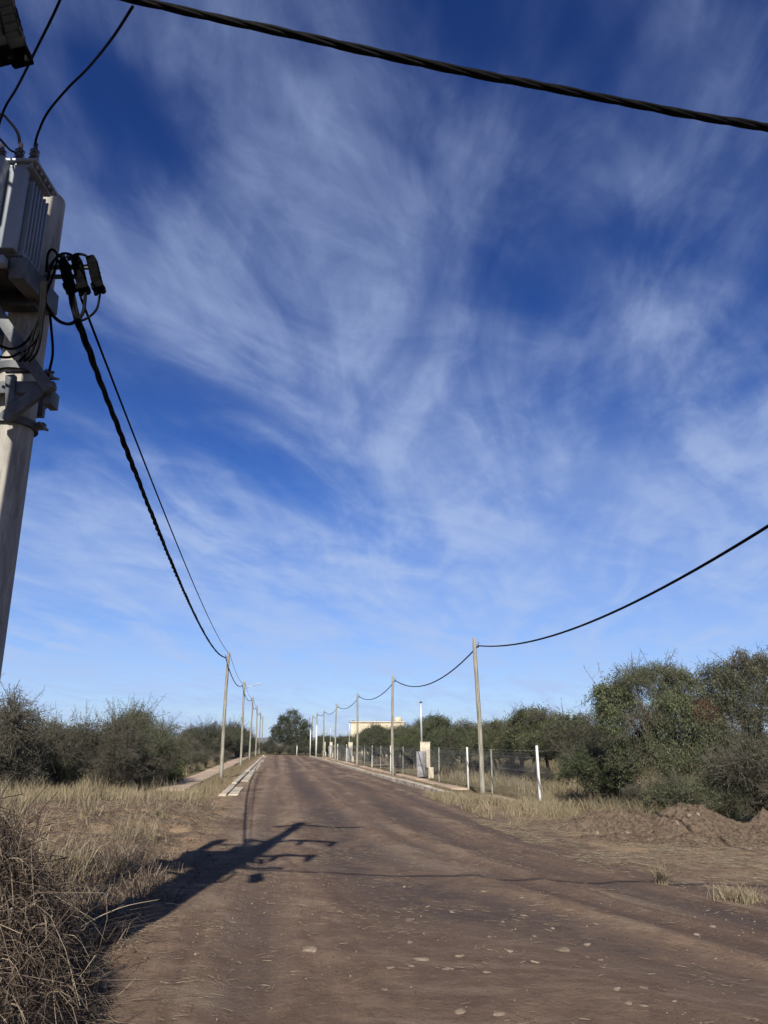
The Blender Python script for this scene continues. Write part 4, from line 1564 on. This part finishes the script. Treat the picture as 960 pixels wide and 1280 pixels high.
def scatter(r, n, u0, u1, Y0, Y1, dens=None):
    Y = r.uniform(Y0, Y1, n)
    u = r.uniform(u0, u1, n)
    X = u + 2.37 - SL * Y
    if dens is not None:
        k = r.random(n) < dens(X, Y, u)
        X, Y = X[k], Y[k]
    return X, Y


r = np.random.default_rng(77)
# tall dry grass fronting the left thicket
mb = MB()
X, Y = scatter(r, 90000, -16, -4.5, 17.5, 30, lambda X, Y, u: sstep(fbm(X * .9, Y * .9, 61), .44, .64) * sstep(Y + 1.2 * (fbm(X * .6, Y * .6, 62) - .5) * 4, 19.5, 23) * (1 - sstep(u, -6.2, -4.8) * .8) * (1 - sstep(-u, 5.2, 5.6) * sstep(u, -7.4, -7.0) * sstep(Y, 25.5, 27.5)))
hh = .60 * r.uniform(.25, 1.25, len(X)) * (.15 + 1.5 * fbm(X * .9, Y * .9, 63) ** 1.5)
blades(mb, X, Y, hh, .010, .30, r, tint=np.clip(r.normal(.48, .22, len(X)) + .6 * (fbm(X * .5, Y * .5, 64) - .5), 0, 1))
X, Y = scatter(r, 50000, -7.6, -4.3, 23, 60, lambda X, Y, u: sstep(fbm(X * 1.1, Y * 1.1, 65), .42, .62) * .7 * (1 - sstep(-u, 5.5, 5.7)))
blades(mb, X, Y, .16 * r.uniform(.4, 1.3, len(X)), .010, .5, r, tint=np.clip(r.normal(.35, .25, len(X)), 0, 1))
X, Y = scatter(r, 24000, -12, -7.3, 31, 75, lambda X, Y, u: sstep(fbm(X * .6, Y * .6, 66), .38, .55))
blades(mb, X, Y, .60 * r.uniform(.4, 1.3, len(X)), .016, .35, r, tint=np.clip(r.normal(.5, .25, len(X)), 0, 1))
tag(mb.build('dry_grass', M['dry_grass']), 'tall golden dry grass before the thicket left of the road', 'grass', kind='stuff')

mb = MB()   # right verge
X, Y = scatter(r, 60000, 3.0, 8.6, 19.0, 30, lambda X, Y, u: sstep(fbm(X * .9, Y * .9, 71), .40, .62) * sstep(Y + 2 * (fbm(X * .7, Y * .7, 72) - .5), 20.2, 22.5) * (1 - sstep(u, 6.2, 7.0) * (1 - sstep(Y, 26, 28))) * (1 - (sstep(u + RB(Y), 5.2, 5.4) * (1 - sstep(u + RB(Y), 6.0, 6.2))) * sstep(Y, 26.5, 27)))
blades(mb, X, Y, .26 * r.uniform(.3, 1.3, len(X)), .010, .45, r, tint=np.clip(r.normal(.5, .25, len(X)), 0, 1))
X, Y = scatter(r, 50000, 4.3, 16, 28, 90, lambda X, Y, u: sstep(fbm(X * .5, Y * .5, 73), .36, .6) * (1 - (sstep(u + RB(Y), 5.2, 5.4) * (1 - sstep(u + RB(Y), 6.0, 6.2)))))
uu = u_of(X, Y)
blades(mb, X, Y, np.where(uu > 7.5, .5, .10) * r.uniform(.4, 1.3, len(X)), np.where(uu > 7.5, .016, .010), .4, r, tint=np.clip(r.normal(.35, .25, len(X)), 0, 1))
X, Y = scatter(r, 3500, 6.0, 7.6, 19.6, 22.5, lambda X, Y, u: .8 * sstep(fbm(X, Y, 75), .35, .55))
blades(mb, X, Y, .62 * r.uniform(.35, 1.2, len(X)), .011, .4, r, tint=np.clip(r.normal(.4, .25, len(X)), 0, 1))
tag(mb.build('dry_grass', M['dry_grass']), 'short straw coloured grass on the verge right of the road', 'grass', kind='stuff')

mb = MB()   # dead stalks lying and leaning on the left bank
X, Y = scatter(r, 30000, -12, -3.3, 6.0, 23, lambda X, Y, u: sstep(-u + 1.2 * (fbm(X * 1.2, Y * 1.2, 81) - .5), 3.5, 4.4) * (.04 + .9 * sstep(fbm(X * 1.6, Y * 1.6, 82), .47, .64)))
blades(mb, X, Y, .17 * r.uniform(.3, 1.7, len(X)), .007, 1.35, r, tint=np.clip(r.normal(.50, .28, len(X)), 0, 1), curl=1.2)
X, Y = scatter(r, 70000, -12, -3.2, 6.0, 22, lambda X, Y, u: sstep(-u + 1.4 * (fbm(X * 1.2, Y * 1.2, 84) - .5), 3.3, 4.2) * (.2 + .8 * sstep(fbm(X * 2.1, Y * 2.1, 85), .38, .6)))
lying(mb, X, Y, r.uniform(.05, .32, len(X)), .0055, r, np.clip(r.normal(.50, .27, len(X)), 0, 1))
tag(mb.build('dead_grass', M['dead_stem']), 'trampled dead grass covering the bank left of the road', 'grass', kind='stuff')


mb = MB()
X, Y = scatter(r, 110000, -3.6, 9, 5.0, 20, lambda X, Y, u: (.10 + .9 * sstep(fbm(X * 1.1, Y * 1.1, 91), .50, .68)) * (.22 + .5 * sstep(u, 1.5, 5) * sstep(Y, 9, 12) + .5 * sstep(-u, 2.0, 3.4)))
lying(mb, X, Y, r.uniform(.015, .10, len(X)), .0040, r, np.clip(r.normal(.50, .27, len(X)), 0, 1))
X, Y = scatter(r, 40000, 2.5, 13, 11.5, 20.5, lambda X, Y, u: sstep(fbm(X * 1.3, Y * 1.3, 92), .42, .62) * sstep(Y + u * .5, 13, 17))
lying(mb, X, Y, r.uniform(.04, .20, len(X)), .005, r, np.clip(r.normal(.45, .25, len(X)), 0, 1))
X, Y = scatter(r, 12000, -3.9, 3.9, 20, 60, lambda X, Y, u: .6 * sstep(np.abs(u), 1.5, 3.6) * sstep(fbm(X * .8, Y * .4, 93), .45, .65))
lying(mb, X, Y, r.uniform(.05, .18, len(X)), .008, r, np.clip(r.normal(.45, .25, len(X)), 0, 1))
tag(mb.build('straw_litter', M['litter']), 'scattered bits of straw lying on the dirt road', 'straw', kind='stuff')

mb = MB()   # pebbles and clods
X, Y = scatter(r, 60000, -9, 12, 5.0, 20.5, lambda X, Y, u: .10 + .90 * sstep(fbm(X * .9, Y * .9, 95), .44, .62))
n = len(X)
s_ = .003 + .013 * r.random(n) ** 3
Z = top_z(X, Y)
base = np.stack([X, Y, Z], -1)
o6 = np.array([[1, 0, 0], [0, 1, 0], [-1, 0, 0], [0, -1, 0], [0, 0, .7], [0, 0, -.4]], float)
jit = 1 + .4 * r.normal(size=(n, 6, 1)) * .5
V = base[:, None] + o6[None] * jit * s_[:, None, None]
tri = np.array([[0, 1, 4], [1, 2, 4], [2, 3, 4], [3, 0, 4], [1, 0, 5], [2, 1, 5], [3, 2, 5], [0, 3, 5]])
ff = (np.arange(n)[:, None, None] * 6 + tri[None])
dk = r.random(n) < .62
mb.add(V.reshape(-1, 3), [], 0, np.repeat(r.random(n) * .7, 6))
mb.F += [(ff[dk].reshape(-1, 3), 1), (ff[~dk].reshape(-1, 3), 0)]
n = 2600      # clods on and round the soil heaps
X = r.uniform(4.3, 13.5, n); Y = r.uniform(16.0, 20, n)
s_ = r.uniform(.015, .075, n) * r.uniform(.3, 1, n) ** 1.5
base = np.stack([X, Y, top_z(X, Y)], -1)
jit = 1 + .35 * r.normal(size=(n, 6, 1))
V = base[:, None] + o6[None] * jit * s_[:, None, None]
mb.add(V.reshape(-1, 3), (np.arange(n)[:, None, None] * 6 + tri[None]).reshape(-1, 3), 1, .5)
n = 3500      # clods on the left bank
X, Y = scatter(r, n, -9, -3.3, 6, 22)
n = len(X)
s_ = r.uniform(.008, .04, n) * r.uniform(.4, 1, n)
base = np.stack([X, Y, height(X, Y)], -1)
jit = 1 + .35 * r.normal(size=(n, 6, 1))
V = base[:, None] + o6[None] * jit * s_[:, None, None]
mb.add(V.reshape(-1, 3), (np.arange(n)[:, None, None] * 6 + tri[None]).reshape(-1, 3), 1, .5)
tag(mb.build('gravel', [M['litter'], M['mound']]), 'small pebbles and clods strewn over the dirt road', 'gravel', kind='stuff')


mb = MB()
for k in range(26):
    Yt = r.uniform(9, 21); ut = r.uniform(-9, -4.4)
    Xt = ut + 2.37 - SL * Yt
    n = int(r.uniform(40, 130))
    X = Xt + r.normal(size=n) * .10; Y = Yt + r.normal(size=n) * .10
    blades(mb, X, Y, r.uniform(.25, .6) * r.uniform(.4, 1.2, n), .007, .6, r, tint=np.clip(r.normal(.55, .25, n), 0, 1))
tag(mb.build('dry_grass', M['dry_grass']), 'taller dry tufts standing in the trampled grass of the left bank', 'grass', kind='stuff')


def tussock(px, py, n, h, rad, label):
    d = ray(px, py)
    t = (-.1 - CAM_H) / d[2]
    X0, Y0 = d[0] * t, d[1] * t
    mb = MB()
    X = X0 + r.normal(size=n) * rad; Y = Y0 + r.normal(size=n) * rad * .7
    blades(mb, X, Y, h * r.uniform(.35, 1.2, n), .006, .45, r, tint=np.clip(r.normal(.6, .25, n), 0, 1))
    o = mb.build('grass_tuft', M['dry_grass'])
    tag(o, label, 'grass tuft', 'pale grass tufts on the dirt')


tussock(826, 1100, 170, .30, .035, 'small pale grass tuft standing alone on the dirt')
tussock(925, 1118, 420, .20, .13, 'wide pale grass tuft near the right edge of the dirt')
tussock(650, 1025, 260, .22, .12, 'pale grass tuft at the foot of the white corner post')


def stone(X, Y, sx, sy, h, seed, label, group):
    rr = np.random.default_rng(seed)
    n = 11
    a = np.linspace(0, 2 * math.pi, n, endpoint=False)
    k = rr.uniform(.72, 1.05, n)
    k[rr.integers(0, n, 3)] *= rr.uniform(1.15, 1.45)
    rings = []
    z = gz(X, Y)
    tx, ty = rr.normal(0, .5, 2)
    for (q, zz) in ((1.08, -.4), (1.0, .15), (.86, .8), (.45, 1.0)):
        rings.append(np.stack([X + np.cos(a) * k * sx * q, Y + np.sin(a) * k * sy * q, z + zz * h + (np.cos(a) * tx + np.sin(a) * ty) * h * q + rr.normal(size=n) * h * .15], -1))
    V = np.concatenate(rings + [[[X, Y, z + h]]])
    i, j = np.meshgrid(np.arange(3), np.arange(n), indexing='ij')
    p = i * n + j; q_ = i * n + (j + 1) % n
    F = [np.stack([p, q_, q_ + n, p + n], -1).reshape(-1, 4), np.array([[3 * n + j, 3 * n + (j + 1) % n, 4 * n] for j in range(n)])]
    mb = MB()
    mb.add(V, F)
    return tag(mb.build('stone', M['stone'], smooth=True), label, 'stone', group)


def on_ground(px, py):
    d = ray(px, py)
    t = (-.05 - CAM_H) / d[2]
    return d[0] * t, d[1] * t


sg = 'pale flat stones bedded in the dirt road'
st = [(703, 1187, .085, 'widest pale stone, right of the other stones on the dirt road'), (528, 1206, .08, 'pale stone with a light dusty face, widest one at the bottom centre'),
      (513, 1184, .055, None), (535, 1132, .06, None), (605, 1112, .05, None), (560, 1217, .06, None), (515, 1217, .05, None), (487, 1219, .05, None), (610, 1221, .05, None), (638, 1192, .05, None),
      (654, 1140, .05, None), (652, 1119, .04, None), (668, 1170, .045, None), (690, 1155, .04, None), (733, 1177, .045, None), (670, 1206, .05, None), (566, 1138, .04, None), (511, 1152, .05, None),
      (575, 1201, .05, None), (612, 1172, .03, None), (770, 1238, .05, None), (805, 1236, .05, None), (842, 1252, .035, None), (786, 1258, .05, None), (805, 1260, .04, None), (574, 1274, .05, None),
      (625, 1276, .05, None), (388, 1198, .09, 'broad pale stone left of the other stones, low in the road'), (628, 1150, .035, None), (735, 1195, .03, None), (750, 1198, .03, None), (505, 1108, .035, None),
      (640, 1160, .02, None), (870, 1158, .04, None), (890, 1152, .04, None), (480, 1246, .04, None)]
for k, (px, py, s_, lab) in enumerate(st):
    X, Y = on_ground(px, py)
    stone(X, Y, s_ * (.55 + .5 * random.random()), s_ * (.45 + .5 * random.random()), .006 + .09 * s_ * random.random(), 300 + k, lab or 'small pale flat stone pressed into the brown dirt road', sg)
for k, (px, py) in enumerate([(770, 1026), (780, 1028), (845, 1046), (860, 1014), (873, 1013), (747, 1024)]):
    hp = at(px, py, 17.9)
    X, Y = hp[0], 17.55 + .1 * k
    o = stone(X, Y, .05, .05, .05, 400 + k, 'white stone lying on the soil heaps', 'white stones on the soil heaps')
    o.location.z += float(top_z(np.array(X), np.array(Y))) - gz(X, Y)


def brush_heap():
    """heap of uprooted dead brush at the lower left"""
    cx, cy = -3.06, 4.80
    RX, RY, HH = 1.25, 2.0, 1.36
    rr = np.random.default_rng(900)
    n, m = 60, 22
    a = np.linspace(0, 2 * math.pi, n, endpoint=False)
    q = np.linspace(0, 1, m)[1:]

    def surf(x, y):
        d2 = ((x - cx) / RX) ** 2 + ((y - cy) / RY) ** 2
        return np.maximum(0, 1 - d2) ** .75 * (.95 + .8 * (fbm(x * 1.4, y * 1.4, 55) - .5) + .35 * (fbm(x * 4, y * 4, 56) - .5))
    A_, Q = np.meshgrid(a, q)
    x, y = cx + np.cos(A_) * Q * RX, cy + np.sin(A_) * Q * RY
    z = height(x, y) + surf(x, y) * (HH - .1) - .05
    V = np.concatenate([[[cx, cy, float(height(np.array(cx), np.array(cy)) + surf(np.array(cx), np.array(cy)) * (HH - .1))]], np.stack([x, y, z], -1).reshape(-1, 3)])
    F = [np.array([[0, 1 + j, 1 + (j + 1) % n] for j in range(n)])]
    i, j = np.meshgrid(np.arange(m - 2), np.arange(n), indexing='ij')
    p = 1 + i * n + j; q_ = 1 + i * n + (j + 1) % n
    F.append(np.stack([p, p + n, q_ + n, q_], -1).reshape(-1, 4))
    root = thing('brush_heap', (cx, cy, gz(cx, cy)), 'tangled heap of dead stems at the lower left', 'brush heap')
    mb = MB()
    mb.add(V, F)
    mb.build('soil_core', M['mound'], root, True)
    mb = MB()

    def stems(N, Lr, rad, tint, spread=1.0, lift=.12, bend=.35):
        aa = rr.uniform(0, 2 * math.pi, N)
        qq = np.sqrt(rr.random(N)) * spread
        X, Y = cx + np.cos(aa) * qq * RX, cy + np.sin(aa) * qq * RY
        Z = height(X, Y) + surf(X, Y) * HH + rr.uniform(-.05, lift, N)
        C = np.stack([X, Y, Z], -1)
        dirs = rr.normal(size=(N, 3)) * np.array([1, 1, .45]) + np.array([.22, -.12, .10])
        dirs = unit(dirs)
        # lie along the slope of the heap
        e = .05
        gx = (surf(X + e, Y) - surf(X - e, Y)) * HH / (2 * e); gy = (surf(X, Y + e) - surf(X, Y - e)) * HH / (2 * e)
        dirs[:, 2] += np.clip(gx, -1.2, 1.2) * dirs[:, 0] + np.clip(gy, -1.2, 1.2) * dirs[:, 1]
        dirs = unit(dirs)
        L = rr.uniform(*Lr, N)[:, None]
        bd = rr.normal(size=(N, 3)) * bend
        pts = []
        for t in np.linspace(-.5, .5, 6):
            p_ = C + dirs * L * t + bd * L * (t * t - .1) + np.array([0, 0, -.35]) * L * np.maximum(0, t) ** 2
            p_[:, 2] = np.maximum(p_[:, 2], height(p_[:, 0], p_[:, 1]) + .01)
            pts.append(p_)
        rad = rr.uniform(*rad, N)
        tn = np.clip(rr.normal(tint, .22, N), 0, 1)
        for k in range(5):
            mb.prisms(pts[k], pts[k + 1], rad * (1 - .14 * k), rad * (1 - .14 * (k + 1)), 3, 0, tn)
    stems(11000, (.06, .34), (.0012, .0026), .34, 1.0, .12, 1.7)
    stems(2200, (.2, .7), (.0016, .0036), .30, 1.0, .20, 1.4)
    stems(330, (.25, .9), (.0025, .0065), .10, 1.02, .16, 1.3)
    stems(300, (.4, 1.2), (.0016, .0034), .92, 1.03, .22, .6)
    # broad dry leaves hanging over the nearer, lower half
    N = 3200
    X = rr.uniform(cx - .2, cx + 1.25, N); Y = rr.uniform(cy - 1.2, cy + 1.5, N)
    k = (((X - cx) / RX) ** 2 + ((Y - cy) / RY) ** 2 < 1.02) & (rr.random(N) < .25 + .75 * sstep(X, cx + .3, cx + 1.0))
    X, Y = X[k], Y[k]
    N = len(X)
    Z = height(X, Y) + surf(X, Y) * HH
    a_ = rr.normal(.2, 1.7, N)
    d_ = np.stack([np.cos(a_), np.sin(a_), np.zeros(N)], -1)
    L_ = (rr.uniform(.08, .34, N) * rr.uniform(.6, 1.2, N))[:, None]
    wd = rr.uniform(.002, .0065, N)[:, None]
    sd = unit(np.stack([-np.sin(a_), np.cos(a_), rr.normal(0, .5, N)], -1))
    ring = []
    for q in range(5):
        t = q / 4
        ring.append(np.stack([X, Y, Z], -1) + d_ * L_ * t * (.8 + .1 * t) + np.array([0, 0, 1.]) * L_ * (.75 * t - 1.05 * t * t) + .01)
    for q in range(4):
        w0, w1 = wd * (1 - .2 * q), wd * (1 - .2 * (q + 1))
        V_ = np.stack([ring[q] - sd * w0, ring[q] + sd * w0, ring[q + 1] + sd * w1, ring[q + 1] - sd * w1], 1).reshape(-1, 3)
        if q == 0: tl_ = np.clip(rr.normal(.6, .22, N), 0, 1)
        mb.add(V_, np.arange(N * 4).reshape(N, 4), 0, np.repeat(tl_, 4))
    mb.build('stems', M['dead_stem'], root)
    # fringe of loose stalks spilling onto the road edge
    mb = MB()
    X = rr.uniform(-4.2, -1.3, 16000); Y = rr.uniform(4.6, 11.5, 16000)
    k = rr.random(16000) < sstep(-u_of(X, Y) + .9 * (fbm(X * 2, Y * 2, 57) - .5), 3.45, 3.9) * (.25 + .75 * sstep(fbm(X * 1.7, Y * 1.7, 58), .38, .6))
    X, Y = X[k], Y[k]
    blades(mb, X, Y, .26 * rr.uniform(.25, 1.4, len(X)), .007, 1.0, rr, tint=np.clip(rr.normal(.45, .28, len(X)), 0, 1), curl=1.2)
    tag(mb.build('fringe_grass', M['dead_stem']), 'loose dead stalks spilling from the brush heap to the road edge', 'grass', kind='stuff')
    P = smooth_pts([at(52, 1205, 5.6), at(100, 1160, 6.0), at(150, 1135, 6.3), at(200, 1124, 6.6)], 8)
    mb = MB()
    mb.tube(P, np.linspace(.006, .002, len(P)), 5, tint=.95)
    o = mb.build('dry_stalk', M['dead_stem'], smooth=True)
    tag(o, 'single long pale stalk arching from the brush heap over the shadow', 'stalk')


brush_heap()
